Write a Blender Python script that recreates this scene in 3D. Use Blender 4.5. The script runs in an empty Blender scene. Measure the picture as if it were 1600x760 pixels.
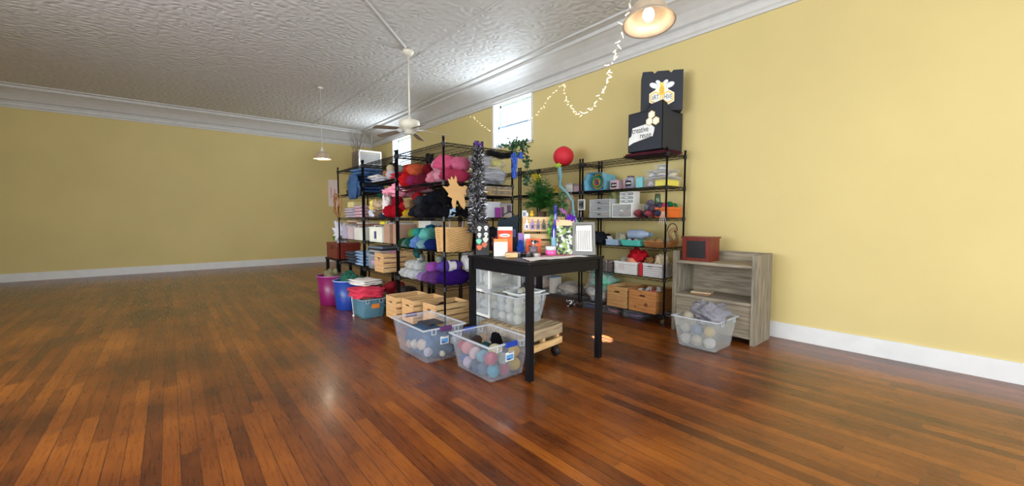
import bpy, bmesh, math, random
from mathutils import Vector, Matrix, Euler
PI = math.pi
S = bpy.context.scene
COL = S.collection
rnd = random.Random(7)

# ------------------------------------------------------------------ camera
cam_d = bpy.data.cameras.new('camera')
cam = bpy.data.objects.new('camera', cam_d)
COL.objects.link(cam)
YAW, PITCH = math.radians(40.07), math.radians(3.45)
cam.location = (0, 0, 1.374)
cam.rotation_euler = (PI/2 - PITCH, 0, -YAW)
cam_d.sensor_width = 36
cam_d.lens = 637.7 / 1600 * 36
cam_d.clip_start = 0.05
S.camera = cam

# ------------------------------------------------------------------ world, exposure
S.view_settings.view_transform = 'Standard'
S.view_settings.look = 'None'
S.view_settings.gamma = 1
S.view_settings.use_curve_mapping = False
S.view_settings.exposure = 0.0
S.cycles.transparent_max_bounces = 32
w = bpy.data.worlds.new('daylight')
S.world = w
w.use_nodes = True
wn = w.node_tree
for n in list(wn.nodes): wn.nodes.remove(n)
wo = wn.nodes.new('ShaderNodeOutputWorld'); bg = wn.nodes.new('ShaderNodeBackground')
bg.inputs[0].default_value = (0.80, 0.92, 1.0, 1); bg.inputs[1].default_value = 4.5
wn.links.new(bg.outputs[0], wo.inputs[0])

def area_light(name, loc, rot, sx, sy, power, color):
    d = bpy.data.lights.new(name, 'AREA'); d.shape = 'RECTANGLE'; d.size = sx; d.size_y = sy
    d.energy = power; d.color = color
    o = bpy.data.objects.new(name, d); COL.objects.link(o); o.location = loc; o.rotation_euler = rot
    return o
# daylight through the shop windows behind the viewer, plus an added fill lamp on the left
area_light('shopfront_daylight', (0.6, -2.85, 1.45), (PI/2, 0, 0), 6.5, 1.9, 190, (0.95, 0.97, 1.0))
area_light('side_fill_light', (-3.9, 3.2, 1.75), (0, -PI/2, 0), 1.9, 5.0, 250, (0.93, 0.96, 1.0))
# daylight entering through the high windows of the long wall
area_light('high_window_daylight', (5.66, 6.37, 3.22), (0, PI/2 + 0.6, 0), 0.8, 1.1, 78, (0.82, 0.92, 1.0))
area_light('high_window_daylight', (5.66, 11.4, 3.22), (0, PI/2 + 0.6, 0), 0.8, 1.1, 78, (0.82, 0.92, 1.0))

# a thin ray of sun slipping through the nearer high window onto the floor
sp = bpy.data.lights.new('sunbeam', 'SPOT'); sp.energy = 42000; sp.spot_size = math.radians(2.1); sp.spot_blend = 0.4; sp.color = (1.0, 0.86, 0.66); sp.shadow_soft_size = 0.01
so = bpy.data.objects.new('sunbeam', sp); COL.objects.link(so); so.location = (5.89, 6.97, 4.28)
so.rotation_euler = (Vector((3.76, 2.86, 0)) - Vector((5.89, 6.97, 4.28))).to_track_quat('-Z', 'Y').to_euler()

# ------------------------------------------------------------------ materials
def lin(v):
    v /= 255.0
    return v/12.92 if v <= 0.04045 else ((v + 0.055)/1.055)**2.4
def C(r, g, b): return (lin(r), lin(g), lin(b), 1)
MC = {}
def mat(key, col, rough=0.6, metal=0.0, var=0.12, scale=6.0, bump=0.0, bscale=40.0, kind=None, spec=0.5, emit=0.0, alpha=None, coat=0.0):
    """a noise-varied principled material; kind 'yarn' adds strand bump, alpha makes translucent plastic"""
    if key in MC: return MC[key]
    m = bpy.data.materials.new(key); m.use_nodes = True
    nt = m.node_tree; N = nt.nodes; Lk = nt.links
    p = N['Principled BSDF']; out = N['Material Output']
    tc = N.new('ShaderNodeTexCoord')
    no = N.new('ShaderNodeTexNoise'); no.inputs['Scale'].default_value = scale; no.inputs['Detail'].default_value = 4
    Lk.new(tc.outputs['Object'], no.inputs['Vector'])
    mp = N.new('ShaderNodeMapRange'); mp.inputs[1].default_value = 0.3; mp.inputs[2].default_value = 0.7
    mp.inputs[3].default_value = 1 - var; mp.inputs[4].default_value = 1 + var
    Lk.new(no.outputs[0], mp.inputs[0])
    mx = N.new('ShaderNodeMix'); mx.data_type = 'RGBA'; mx.blend_type = 'MULTIPLY'; mx.inputs[0].default_value = 1
    mx.inputs[6].default_value = col if len(col) == 4 else (*col, 1)
    cb = N.new('ShaderNodeCombineColor')
    for i in range(3): Lk.new(mp.outputs[0], cb.inputs[i])
    Lk.new(cb.outputs[0], mx.inputs[7]); Lk.new(mx.outputs[2], p.inputs['Base Color'])
    p.inputs['Roughness'].default_value = rough; p.inputs['Metallic'].default_value = metal
    p.inputs['Specular IOR Level'].default_value = spec
    p.inputs['Coat Weight'].default_value = coat
    if emit:
        p.inputs['Emission Color'].default_value = col; p.inputs['Emission Strength'].default_value = emit
    if kind == 'yarn':
        wv = N.new('ShaderNodeTexWave'); wv.inputs['Scale'].default_value = 42; wv.inputs['Distortion'].default_value = 5
        wv.bands_direction = 'DIAGONAL'
        Lk.new(tc.outputs['Object'], wv.inputs['Vector'])
        bp = N.new('ShaderNodeBump'); bp.inputs['Strength'].default_value = 0.8; bp.inputs['Distance'].default_value = 0.006
        Lk.new(wv.outputs[0], bp.inputs['Height']); Lk.new(bp.outputs[0], p.inputs['Normal'])
    elif bump:
        n2 = N.new('ShaderNodeTexNoise'); n2.inputs['Scale'].default_value = bscale; n2.inputs['Detail'].default_value = 3
        Lk.new(tc.outputs['Object'], n2.inputs['Vector'])
        bp = N.new('ShaderNodeBump'); bp.inputs['Strength'].default_value = bump; bp.inputs['Distance'].default_value = 0.01
        Lk.new(n2.outputs[0], bp.inputs['Height']); Lk.new(bp.outputs[0], p.inputs['Normal'])
    if alpha is not None:
        tr = N.new('ShaderNodeBsdfTransparent'); ms = N.new('ShaderNodeMixShader')
        ms.inputs[0].default_value = alpha
        Lk.new(tr.outputs[0], ms.inputs[1]); Lk.new(p.outputs[0], ms.inputs[2]); Lk.new(ms.outputs[0], out.inputs[0])
    MC[key] = m
    return m
def wood(key, col, col2, scale=9, rough=0.55, axis=0):
    """straight wood grain running along one object axis"""
    if key in MC: return MC[key]
    m = bpy.data.materials.new(key); m.use_nodes = True
    nt = m.node_tree; N = nt.nodes; Lk = nt.links; p = N['Principled BSDF']
    tc = N.new('ShaderNodeTexCoord'); mpg = N.new('ShaderNodeMapping')
    sc = [scale*1.6]*3; sc[axis] = scale*0.12
    mpg.inputs['Scale'].default_value = sc
    no = N.new('ShaderNodeTexNoise'); no.inputs['Scale'].default_value = 3.5; no.inputs['Detail'].default_value = 6; no.inputs['Distortion'].default_value = 0.6
    Lk.new(tc.outputs['Object'], mpg.inputs[0]); Lk.new(mpg.outputs[0], no.inputs['Vector'])
    r = N.new('ShaderNodeValToRGB'); r.color_ramp.elements[0].position = 0.3; r.color_ramp.elements[0].color = col2
    r.color_ramp.elements[1].position = 0.62; r.color_ramp.elements[1].color = col
    Lk.new(no.outputs[0], r.inputs[0]); Lk.new(r.outputs[0], p.inputs['Base Color'])
    p.inputs['Roughness'].default_value = rough
    bp = N.new('ShaderNodeBump'); bp.inputs['Strength'].default_value = 0.2; bp.inputs['Distance'].default_value = 0.004
    Lk.new(no.outputs[0], bp.inputs['Height']); Lk.new(bp.outputs[0], p.inputs['Normal'])
    MC[key] = m
    return m

# ------------------------------------------------------------------ mesh builder
class B:
    def __init__(s): s.v = []; s.f = []; s.mi = []; s.cur = 0
    def add(s, vs, fs):
        o = len(s.v); s.v += [tuple(v) for v in vs]
        for f in fs: s.f.append([i + o for i in f]); s.mi.append(s.cur)
        return s
    def box(s, c, d, rot=None):
        x, y, z = d[0]/2, d[1]/2, d[2]/2
        vs = [Vector(q) for q in ((-x,-y,-z),(x,-y,-z),(x,y,-z),(-x,y,-z),(-x,-y,z),(x,-y,z),(x,y,z),(-x,y,z))]
        if rot is not None:
            R = Euler(rot).to_matrix(); vs = [R @ v for v in vs]
        vs = [v + Vector(c) for v in vs]
        return s.add(vs, [(0,3,2,1),(4,5,6,7),(0,1,5,4),(1,2,6,5),(2,3,7,6),(3,0,4,7)])
    def b2(s, x0, y0, z0, x1, y1, z1):
        return s.box(((x0+x1)/2, (y0+y1)/2, (z0+z1)/2), (abs(x1-x0), abs(y1-y0), abs(z1-z0)))
    def rbox(s, c, d, r=0.01, rotz=0, ex=None):
        """box with rounded vertical corners and chamfered top and bottom edges"""
        x, y, z = d[0]/2, d[1]/2, d[2]/2; n = 4; r = min(r, x*0.98, y*0.98)
        def ring(ins, zz):
            pts = []
            for k, (cx, cy) in enumerate(((x-r,y-r),(-x+r,y-r),(-x+r,-y+r),(x-r,-y+r))):
                for i in range(n+1):
                    a = k*PI/2 + i*PI/2/n
                    pts.append((cx + (r-ins)*math.cos(a), cy + (r-ins)*math.sin(a), zz))
            return pts
        ch = min(r*0.5, z*0.5)
        rings = [ring(ch, -z), ring(0, -z+ch), ring(0, z-ch), ring(ch, z)]
        R = Matrix.Rotation(rotz, 3, 'Z') if not ex else Euler(ex).to_matrix()
        vs = [R @ Vector(p) + Vector(c) for q in rings for p in q]
        m = len(rings[0]); fs = [list(range(m))[::-1], [3*m+i for i in range(m)]]
        for k in range(3):
            for i in range(m): j = (i+1) % m; fs.append((k*m+i, k*m+j, (k+1)*m+j, (k+1)*m+i))
        return s.add(vs, fs)
    def cyl(s, p0, p1, r0, r1=None, n=12, cap=True):
        r1 = r0 if r1 is None else r1
        p0, p1 = Vector(p0), Vector(p1); d = (p1-p0).normalized()
        a = d.orthogonal().normalized(); b = d.cross(a)
        vs = [p0 + (a*math.cos(t)+b*math.sin(t))*r0 for t in (2*PI*i/n for i in range(n))]
        vs += [p1 + (a*math.cos(t)+b*math.sin(t))*r1 for t in (2*PI*i/n for i in range(n))]
        fs = [(i, (i+1) % n, n+(i+1) % n, n+i) for i in range(n)]
        if cap: fs += [list(range(n))[::-1], [n+i for i in range(n)]]
        return s.add(vs, fs)
    def tube(s, pts, r, n=6, closed=False):
        pts = [Vector(p) for p in pts]; m = len(pts); vs = []
        up = Vector((0.13, 0.21, 1)).normalized()
        for i, p in enumerate(pts):
            q0 = pts[(i-1) % m] if (closed or i) else p
            q1 = pts[(i+1) % m] if (closed or i < m-1) else p
            d = (q1-q0).normalized(); a = d.cross(up)
            if a.length < 1e-3: a = d.orthogonal()
            a.normalize(); b = d.cross(a); rr = r[i] if isinstance(r, (list, tuple)) else r
            vs += [p + (a*math.cos(2*PI*k/n)+b*math.sin(2*PI*k/n))*rr for k in range(n)]
        fs = []
        for i in range(m if closed else m-1):
            j = (i+1) % m
            for k in range(n): l = (k+1) % n; fs.append((i*n+k, i*n+l, j*n+l, j*n+k))
        if not closed: fs += [list(range(n))[::-1], [(m-1)*n+k for k in range(n)]]
        return s.add(vs, fs)
    def lathe(s, prof, c=(0,0,0), n=24, ax=None):
        R = Euler(ax).to_matrix() if ax else Matrix.Identity(3)
        vs = []
        for (r, z) in prof: vs += [R @ Vector((r*math.cos(2*PI*k/n), r*math.sin(2*PI*k/n), z)) + Vector(c) for k in range(n)]
        fs = []
        for i in range(len(prof)-1):
            for k in range(n): l = (k+1) % n; fs.append((i*n+k, i*n+l, (i+1)*n+l, (i+1)*n+k))
        return s.add(vs, fs)
    def blob(s, c, r, rot=None, nu=20, nv=12, disp=None, p=1.0):
        R = Euler(rot).to_matrix() if rot else Matrix.Identity(3); vs = []
        for j in range(nv+1):
            t = PI*j/nv
            for i in range(nu):
                u = 2*PI*i/nu; d = Vector((math.sin(t)*math.cos(u), math.sin(t)*math.sin(u), math.cos(t)))
                if p != 1.0: d = Vector([math.copysign(abs(q)**p, q) for q in d])
                k = disp(d) if disp else 1
                vs.append(R @ Vector((d.x*r[0]*k, d.y*r[1]*k, d.z*r[2]*k)) + Vector(c))
        fs = []
        for j in range(nv):
            for i in range(nu): l = (i+1) % nu; fs.append((j*nu+i, (j+1)*nu+i, (j+1)*nu+l, j*nu+l))
        return s.add(vs, fs)
    def prism(s, poly, t, o=(0,0,0), ux=(1,0,0), uy=(0,0,1)):
        """polygon in the plane (ux, uy) through o, given thickness t along its normal"""
        ux, uy, o = Vector(ux), Vector(uy), Vector(o); nn = ux.cross(uy).normalized()
        vs = [o + ux*a + uy*b for a, b in poly] + [o + ux*a + uy*b + nn*t for a, b in poly]
        m = len(poly)
        return s.add(vs, [list(range(m))[::-1], [m+i for i in range(m)]] + [(i, (i+1) % m, m+(i+1) % m, m+i) for i in range(m)])
    def quad(s, a, b, c, d): return s.add([a, b, c, d], [(0, 1, 2, 3)])
    def mesh(s, name, mats, smooth=False):
        me = bpy.data.meshes.new(name); me.from_pydata(s.v, [], s.f)
        for m in (mats if isinstance(mats, (list, tuple)) else [mats]): me.materials.append(m)
        me.polygons.foreach_set('material_index', s.mi)
        if smooth: me.polygons.foreach_set('use_smooth', [True]*len(s.f))
        bm = bmesh.new(); bm.from_mesh(me)
        bmesh.ops.remove_doubles(bm, verts=bm.verts, dist=1e-6) if len(s.v) < 60000 else None
        bmesh.ops.recalc_face_normals(bm, faces=bm.faces)
        bm.to_mesh(me); bm.free(); me.update()
        return me
    def done(s, name, mats, parent=None, smooth=False, label=None):
        return link(name, s.mesh(name, mats, smooth), parent, label)
def link(name, me, parent=None, label=None, loc=None, rot=None):
    o = bpy.data.objects.new(name, me); COL.objects.link(o)
    if parent is not None: o.parent = parent
    if label: o['label'] = label
    if loc: o.location = loc
    if rot: o.rotation_euler = rot
    return o
def tag(o, label, cat, group=None, loc=None, rot=None):
    o['label'] = label; o['category'] = cat
    if group: o['group'] = group
    if loc is not None: o.location = loc
    if rot is not None: o.rotation_euler = rot if isinstance(rot, (tuple, list)) else (0, 0, rot)
    return o
def thing(name, label, cat, loc=(0,0,0), rotz=0, group=None):
    o = bpy.data.objects.new(name, None); COL.objects.link(o); o.empty_display_size = 0.05
    return tag(o, label, cat, group, loc, rotz)
def struct(name, b, m, smooth=False):
    o = b.done(name, m, None, smooth); o['kind'] = 'structure'
    return o
def wob(seed, amp, f=2.2):
    r = random.Random(seed); ks = [(Vector((r.uniform(-1,1), r.uniform(-1,1), r.uniform(-1,1))).normalized()*f*(1+i*0.8), r.uniform(0, 6), amp/(1+i*0.5)) for i in range(6)]
    return lambda d: 1 + sum(a*math.sin(k.dot(d)*2 + ph) for k, ph, a in ks)

# ------------------------------------------------------------------ room
WX, YF, CZ = 5.36, 13.7, 4.15
XL, YB = -4.0, -3.0
# floor: narrow strip boards running along Y, each its own tone
def floor_mat():
    m = bpy.data.materials.new('strip_floor'); m.use_nodes = True
    nt = m.node_tree; N = nt.nodes; Lk = nt.links; p = N['Principled BSDF']
    tc = N.new('ShaderNodeTexCoord'); sx = N.new('ShaderNodeSeparateXYZ'); Lk.new(tc.outputs['Object'], sx.inputs[0])
    def mth(op, a, b=None):
        n = N.new('ShaderNodeMath'); n.operation = op
        for i, q in enumerate((a, b)):
            if q is None: continue
            if isinstance(q, (int, float)): n.inputs[i].default_value = q
            else: Lk.new(q, n.inputs[i])
        return n.outputs[0]
    row = mth('DIVIDE', sx.outputs[0], 0.083); rid = mth('FLOOR', row); rfr = mth('FRACT', row)
    wn1 = N.new('ShaderNodeTexWhiteNoise'); wn1.noise_dimensions = '1D'; Lk.new(rid, wn1.inputs['W'])
    ln = mth('ADD', mth('DIVIDE', sx.outputs[1], 1.7), mth('MULTIPLY', wn1.outputs[0], 9.0))
    lid = mth('FLOOR', ln); lfr = mth('FRACT', ln)
    wn2 = N.new('ShaderNodeTexWhiteNoise'); wn2.noise_dimensions = '2D'
    cv = N.new('ShaderNodeCombineXYZ'); Lk.new(rid, cv.inputs[0]); Lk.new(lid, cv.inputs[1]); Lk.new(cv.outputs[0], wn2.inputs['Vector'])
    mp = N.new('ShaderNodeMapping'); mp.inputs['Scale'].default_value = (30, 1.7, 1); Lk.new(tc.outputs['Object'], mp.inputs[0])
    gr = N.new('ShaderNodeTexNoise'); gr.inputs['Scale'].default_value = 2.2; gr.inputs['Detail'].default_value = 7; gr.inputs['Roughness'].default_value = 0.65
    Lk.new(mp.outputs[0], gr.inputs['Vector'])
    big = N.new('ShaderNodeTexNoise'); big.inputs['Scale'].default_value = 1.1; big.inputs['Detail'].default_value = 5; Lk.new(tc.outputs['Object'], big.inputs['Vector'])
    f = mth('ADD', mth('ADD', mth('MULTIPLY', wn2.outputs[0], 0.22), mth('MULTIPLY', gr.outputs[0], 0.34)), mth('ADD', mth('MULTIPLY', big.outputs[0], 0.66), 0.05))
    r = N.new('ShaderNodeValToRGB'); e = r.color_ramp.elements
    e[0].position = 0.36; e[0].color = C(44, 19, 7)
    e[1].position = 0.95; e[1].color = C(170, 98, 30)
    for ps, cl in ((0.52, C(78, 36, 10)), (0.66, C(114, 57, 15)), (0.80, C(144, 78, 21))):
        q = e.new(ps); q.color = cl
    Lk.new(f, r.inputs[0])
    edge = mth('MAXIMUM', mth('LESS_THAN', rfr, 0.055), mth('LESS_THAN', lfr, 0.002))
    mx = N.new('ShaderNodeMix'); mx.data_type = 'RGBA'; Lk.new(mth('MULTIPLY', edge, 0.75), mx.inputs[0])
    Lk.new(r.outputs[0], mx.inputs[6]); mx.inputs[7].default_value = C(45, 18, 8)
    # worn dark scuffs with their own shapes
    sc = N.new('ShaderNodeTexNoise'); sc.inputs['Scale'].default_value = 2.6; sc.inputs['Detail'].default_value = 8; sc.inputs['Roughness'].default_value = 0.7
    Lk.new(tc.outputs['Object'], sc.inputs['Vector'])
    scr = N.new('ShaderNodeMapRange'); scr.inputs[1].default_value = 0.56; scr.inputs[2].default_value = 0.72; scr.inputs[3].default_value = 0; scr.inputs[4].default_value = 0.55
    Lk.new(sc.outputs[0], scr.inputs[0])
    m2 = N.new('ShaderNodeMix'); m2.data_type = 'RGBA'; Lk.new(scr.outputs[0], m2.inputs[0]); Lk.new(mx.outputs[2], m2.inputs[6]); m2.inputs[7].default_value = C(66, 36, 16)
    Lk.new(m2.outputs[2], p.inputs['Base Color'])
    rr = N.new('ShaderNodeMapRange'); rr.inputs[3].default_value = 0.16; rr.inputs[4].default_value = 0.42; Lk.new(gr.outputs[0], rr.inputs[0])
    Lk.new(rr.outputs[0], p.inputs['Roughness'])
    hb = mth('SUBTRACT', mth('MULTIPLY', gr.outputs[0], 0.3), mth('MULTIPLY', edge, 1.0))
    bp = N.new('ShaderNodeBump'); bp.inputs['Strength'].default_value = 0.25; bp.inputs['Distance'].default_value = 0.004
    Lk.new(hb, bp.inputs['Height']); Lk.new(bp.outputs[0], p.inputs['Normal'])
    p.inputs['Coat Weight'].default_value = 0.15; p.inputs['Coat Roughness'].default_value = 0.15
    return m
struct('floor', B().b2(XL, YB, -0.1, WX+0.3, YF+0.3, 0), floor_mat())
def tin_mat():
    m = bpy.data.materials.new('pressed_tin'); m.use_nodes = True
    nt = m.node_tree; N = nt.nodes; Lk = nt.links; p = N['Principled BSDF']
    tc = N.new('ShaderNodeTexCoord')
    def mth(op, a, b=None):
        n = N.new('ShaderNodeMath'); n.operation = op
        for i, q in enumerate((a, b)):
            if q is None: continue
            if isinstance(q, (int, float)): n.inputs[i].default_value = q
            else: Lk.new(q, n.inputs[i])
        return n.outputs[0]
    sx = N.new('ShaderNodeSeparateXYZ'); Lk.new(tc.outputs['Object'], sx.inputs[0])
    T = 0.61
    u = mth('SUBTRACT', mth('FRACT', mth('DIVIDE', sx.outputs[0], T)), 0.5); v = mth('SUBTRACT', mth('FRACT', mth('DIVIDE', sx.outputs[1], T)), 0.5)
    rad = mth('SQRT', mth('ADD', mth('MULTIPLY', u, u), mth('MULTIPLY', v, v)))
    ang = mth('ARCTAN2', v, u)
    petals = mth('SINE', mth('ADD', mth('MULTIPLY', ang, 8), mth('MULTIPLY', rad, 22)))
    rings = mth('SINE', mth('ADD', mth('MULTIPLY', rad, 30), mth('MULTIPLY', mth('SINE', mth('MULTIPLY', ang, 4)), 2.0)))
    vo = N.new('ShaderNodeTexVoronoi'); vo.feature = 'DISTANCE_TO_EDGE'; vo.inputs['Scale'].default_value = 6.5; Lk.new(tc.outputs['Object'], vo.inputs['Vector'])
    ve = mth('MINIMUM', mth('MULTIPLY', vo.outputs[0], 4.0), 1.0)
    seam = mth('GREATER_THAN', mth('MAXIMUM', mth('ABSOLUTE', u), mth('ABSOLUTE', v)), 0.485)
    h = mth('ADD', mth('ADD', mth('MULTIPLY', petals, 0.30), mth('MULTIPLY', rings, 0.30)), mth('SUBTRACT', mth('MULTIPLY', ve, 0.7), mth('MULTIPLY', seam, 1.2)))
    bp = N.new('ShaderNodeBump'); bp.inputs['Strength'].default_value = 0.75; bp.inputs['Distance'].default_value = 0.012
    Lk.new(h, bp.inputs['Height']); Lk.new(bp.outputs[0], p.inputs['Normal'])
    p.inputs['Base Color'].default_value = C(205, 204, 202); p.inputs['Roughness'].default_value = 0.6
    return m
struct('ceiling', B().b2(XL, YB, CZ, WX+0.3, YF+0.3, CZ+0.1), tin_mat())
m_wall = mat('yellow_wall_paint', C(212, 193, 132), 0.75, var=0.03, scale=1.2, bump=0.05, bscale=60)
m_trim = mat('white_trim_paint', C(222, 222, 222), 0.5, var=0.04)
m_crown = mat('crown_paint', C(205, 204, 202), 0.55, var=0.04)
# long wall with two high windows
W1, W2 = (5.80, 6.95, 2.87, 3.76), (10.82, 12.0, 2.90, 3.76)
b = B()
ys = [YB, W1[0], W1[1], W2[0], W2[1], YF+0.3]
for i in (0, 2, 4): b.b2(WX, ys[i], 0, WX+0.25, ys[i+1], CZ)
for (a, c, z0, z1) in (W1, W2):
    b.b2(WX, a, 0, WX+0.25, c, z0); b.b2(WX, a, z1, WX+0.25, c, CZ)
struct('wall_right', b, m_wall)
b = B(); b.b2(XL, YF, 0, WX, YF+0.25, CZ); struct('wall_far', b, m_wall)
b = B()
for (y0, y1, z0, z1) in ((YB, 0.7, 0, CZ), (5.7, YF, 0, CZ), (0.7, 5.7, 0, 1.0), (0.7, 5.7, 3.6, CZ)): b.b2(XL-0.25, y0, z0, XL, y1, z1)
struct('wall_left', b, m_wall)
b = B()
for (x0, x1, z0, z1) in ((XL, -2.65, 0, CZ), (3.85, WX, 0, CZ), (-2.65, 3.85, 0, 0.6), (-2.65, 3.85, 3.2, CZ)): b.b2(x0, YB-0.25, z0, x1, YB, z1)
struct('wall_back', b, m_wall)
m_glass = mat('window_glass', (0.95, 0.98, 1, 1), 0.05, var=0.0, alpha=0.12)
m_screen = mat('window_sash', C(160, 184, 210), 0.5, var=0.03)
for i, (a, c, z0, z1) in enumerate((W1, W2)):
    o = thing('window_%d' % (i+1), '', 'window'); del o['label'], o['category']; o['kind'] = 'structure'
    b = B(); t = 0.05
    b.b2(WX-0.02, a-t, z0-t, WX+0.02, a, z1); b.b2(WX-0.02, c, z0-t, WX+0.02, c+t, z1); b.b2(WX-0.035, a-t, z0-t, WX+0.03, c+t, z0)
    for (q0, q1) in ((a, a+0.004), (c-0.004, c)): b.b2(WX+0.02, q0, z0, WX+0.25, q1, z1)
    b.b2(WX+0.02, a, z0, WX+0.25, c, z0+0.004)
    b.done('frame', m_trim, o)
    b = B(); x = WX+0.12; t = 0.045; zm = z0 + 0.40
    for (q0, q1, x) in ((z0, zm+0.04, WX+0.10), (zm, z1, WX+0.15)):
        b.b2(x, a, q0, x+0.04, a+t, q1); b.b2(x, c-t, q0, x+0.04, c, q1); b.b2(x, a, q0, x+0.04, c, q0+t); b.b2(x, a, q1-t, x+0.04, c, q1)
    b.done('sash', m_screen, o)
    b = B(); b.b2(WX+0.115, a+0.03, z0, WX+0.119, c-0.03, zm); b.b2(WX+0.165, a+0.03, zm, WX+0.169, c-0.03, z1); b.done('glass', m_glass, o)
# crown moulding: profile swept along the long wall and the far wall
prof = [(0,3.74),(.03,3.74),(.035,3.77),(.055,3.79),(.06,3.84),(.075,3.86),(.05,3.868),(.05,3.88),(.10,3.90),(.13,3.935),(.20,4.0),(.29,4.05),(.38,4.085),(.42,4.09),(.425,4.15),(0,4.15)]
def crown(name, pts_of):
    m = len(prof); b = B(); vs = [pts_of(d, z, 0) for d, z in prof] + [pts_of(d, z, 1) for d, z in prof]
    b.add(vs, [(i, (i+1) % m, m+(i+1) % m, m+i) for i in range(m)])
    struct(name, b, m_crown)
crown('trim_1', lambda d, z, e: (WX-d, (YF-d) if e else YB, z))
crown('trim_2', lambda d, z, e: ((WX-d) if e else XL, YF-d, z))
# flat plaster border between crown and tin field with a half-round bead
b = B(); b.b2(WX-0.57, YB, 4.138, WX-0.42, YF-0.42, 4.15); b.b2(XL, YF-0.57, 4.138, WX-0.57, YF-0.42, 4.15)
struct('trim_3', b, m_crown)
b = B(); b.tube([(WX-0.58, YB, 4.14), (WX-0.58, YF-0.58, 4.14), (XL, YF-0.58, 4.14)], 0.018, 8)
b.tube([(3.35, YB, 4.15), (3.35, YF-0.58, 4.15)], 0.008, 6)
struct('trim_4', b, m_crown)
b = B(); b.b2(WX-0.02, YB, 0, WX, YF, 0.18); struct('baseboard_right', b, m_trim)
b = B(); b.b2(XL, YF-0.02, 0, WX-0.02, YF, 0.18); struct('baseboard_far', b, m_trim)

# ------------------------------------------------------------------ shared materials
blk = mat('black_wire', C(26, 27, 30), 0.38, metal=0.5, var=0.05)
blkp = mat('black_paint', C(8, 9, 15), 0.42, var=0.08, spec=0.25)
pine = wood('pine', C(226, 190, 138), C(190, 145, 92), axis=0)
pine_y = wood('pine_panel', C(222, 180, 128), C(192, 142, 92), axis=1)
grey_wood = wood('weathered_wood', C(150, 140, 122), C(96, 88, 76), axis=2, scale=7, rough=0.8)
pal_wood = wood('pallet_wood', C(176, 156, 126), C(118, 96, 70), axis=0, scale=7, rough=0.8)
white_pl = mat('white_plastic', C(232, 232, 228), 0.4, var=0.03)
chrome = mat('bright_steel', C(200, 200, 205), 0.2, metal=1, var=0.02)
rubber = mat('black_rubber', C(22, 24, 28), 0.6, var=0.05)
frost = mat('frosted_clear_plastic', C(205, 212, 228), 0.2, var=0.02, alpha=0.11)
frost2 = mat('milky_clear_plastic', C(225, 230, 232), 0.25, var=0.02, alpha=0.25)
rimm = mat('clear_plastic_rim', C(214, 220, 230), 0.2, var=0.02, alpha=0.5)
film = mat('clear_polythene_film', C(215, 218, 224), 0.22, var=0.05, alpha=0.28)
paper = mat('white_paper', C(224, 222, 216), 0.7, var=0.03)
black_ink = mat('black_ink', C(20, 20, 22), 0.5, var=0)
def yarn(rgb): return mat('yarn_%02x%02x%02x' % rgb, C(*rgb), 0.9, var=0.16, scale=25, kind='yarn', spec=0.15)
def cloth(rgb): return mat('cloth_%02x%02x%02x' % rgb, C(*rgb), 0.85, var=0.12, scale=14, bump=0.35, bscale=70, spec=0.2)
def paint(rgb, r=0.5): return mat('paint_%02x%02x%02x' % rgb, C(*rgb), r, var=0.06, scale=9)

# ------------------------------------------------------------------ wire shelving
_sh = {}
def shelf_mesh(D, L):
    k = ('s', D, L)
    if k in _sh: return _sh[k]
    b = B(); t = 0.004
    for z in (0, -0.032):
        for x in (0, D): b.cyl((x, 0, z), (x, L, z), t, n=5)
        for y in (0, L): b.cyl((0, y, z), (D, y, z), t, n=5)
    for x in (0, D):                                   # zigzag truss under the long rails
        n = int(L/0.05); b.tube([(x, L*i/n, -0.002 if i % 2 else -0.03) for i in range(n+1)], 0.0028, 4)
    for y in (0, L):
        n = int(D/0.05); b.tube([(D*i/n, y, -0.002 if i % 2 else -0.03) for i in range(n+1)], 0.0028, 4)
    n = int(L/0.03)
    for i in range(1, n): b.cyl((0, L*i/n, 0.001), (D, L*i/n, 0.001), 0.0019, n=4, cap=False)
    for f in (0.33, 0.67): b.cyl((D*f, 0, -0.006), (D*f, L, -0.006), 0.0032, n=5)
    for x in (0, D):
        for y in (0, L): b.cyl((x, y, -0.04), (x, y, 0.012), 0.0215, 0.019, n=10)
    _sh[k] = b.mesh('shelf', blk); return _sh[k]
def post_mesh():
    if 'p' in _sh: return _sh['p']
    b = B(); b.lathe([(0.0001, 0.085), (0.0125, 0.085), (0.0125, 2.25), (0.0165, 2.25), (0.0165, 2.262), (0.012, 2.27), (0.0001, 2.27)], n=10)
    _sh['p'] = b.mesh('post', blk, True); return _sh['p']
def caster_meshes():
    if 'c' in _sh: return _sh['c']
    b = B(); b.cyl((0,0,0.075), (0,0,0.10), 0.02, n=10); b.b2(-0.018, -0.016, 0.03, -0.014, 0.03, 0.08); b.b2(0.014, -0.016, 0.03, 0.018, 0.03, 0.08); b.b2(-0.018, -0.02, 0.072, 0.018, 0.03, 0.08)
    w_ = B(); w_.cyl((-0.012, 0.012, 0.037), (0.012, 0.012, 0.037), 0.037, n=16)
    _sh['c'] = (b.mesh('caster', chrome), w_.mesh('wheel', rubber)); return _sh['c']
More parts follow.
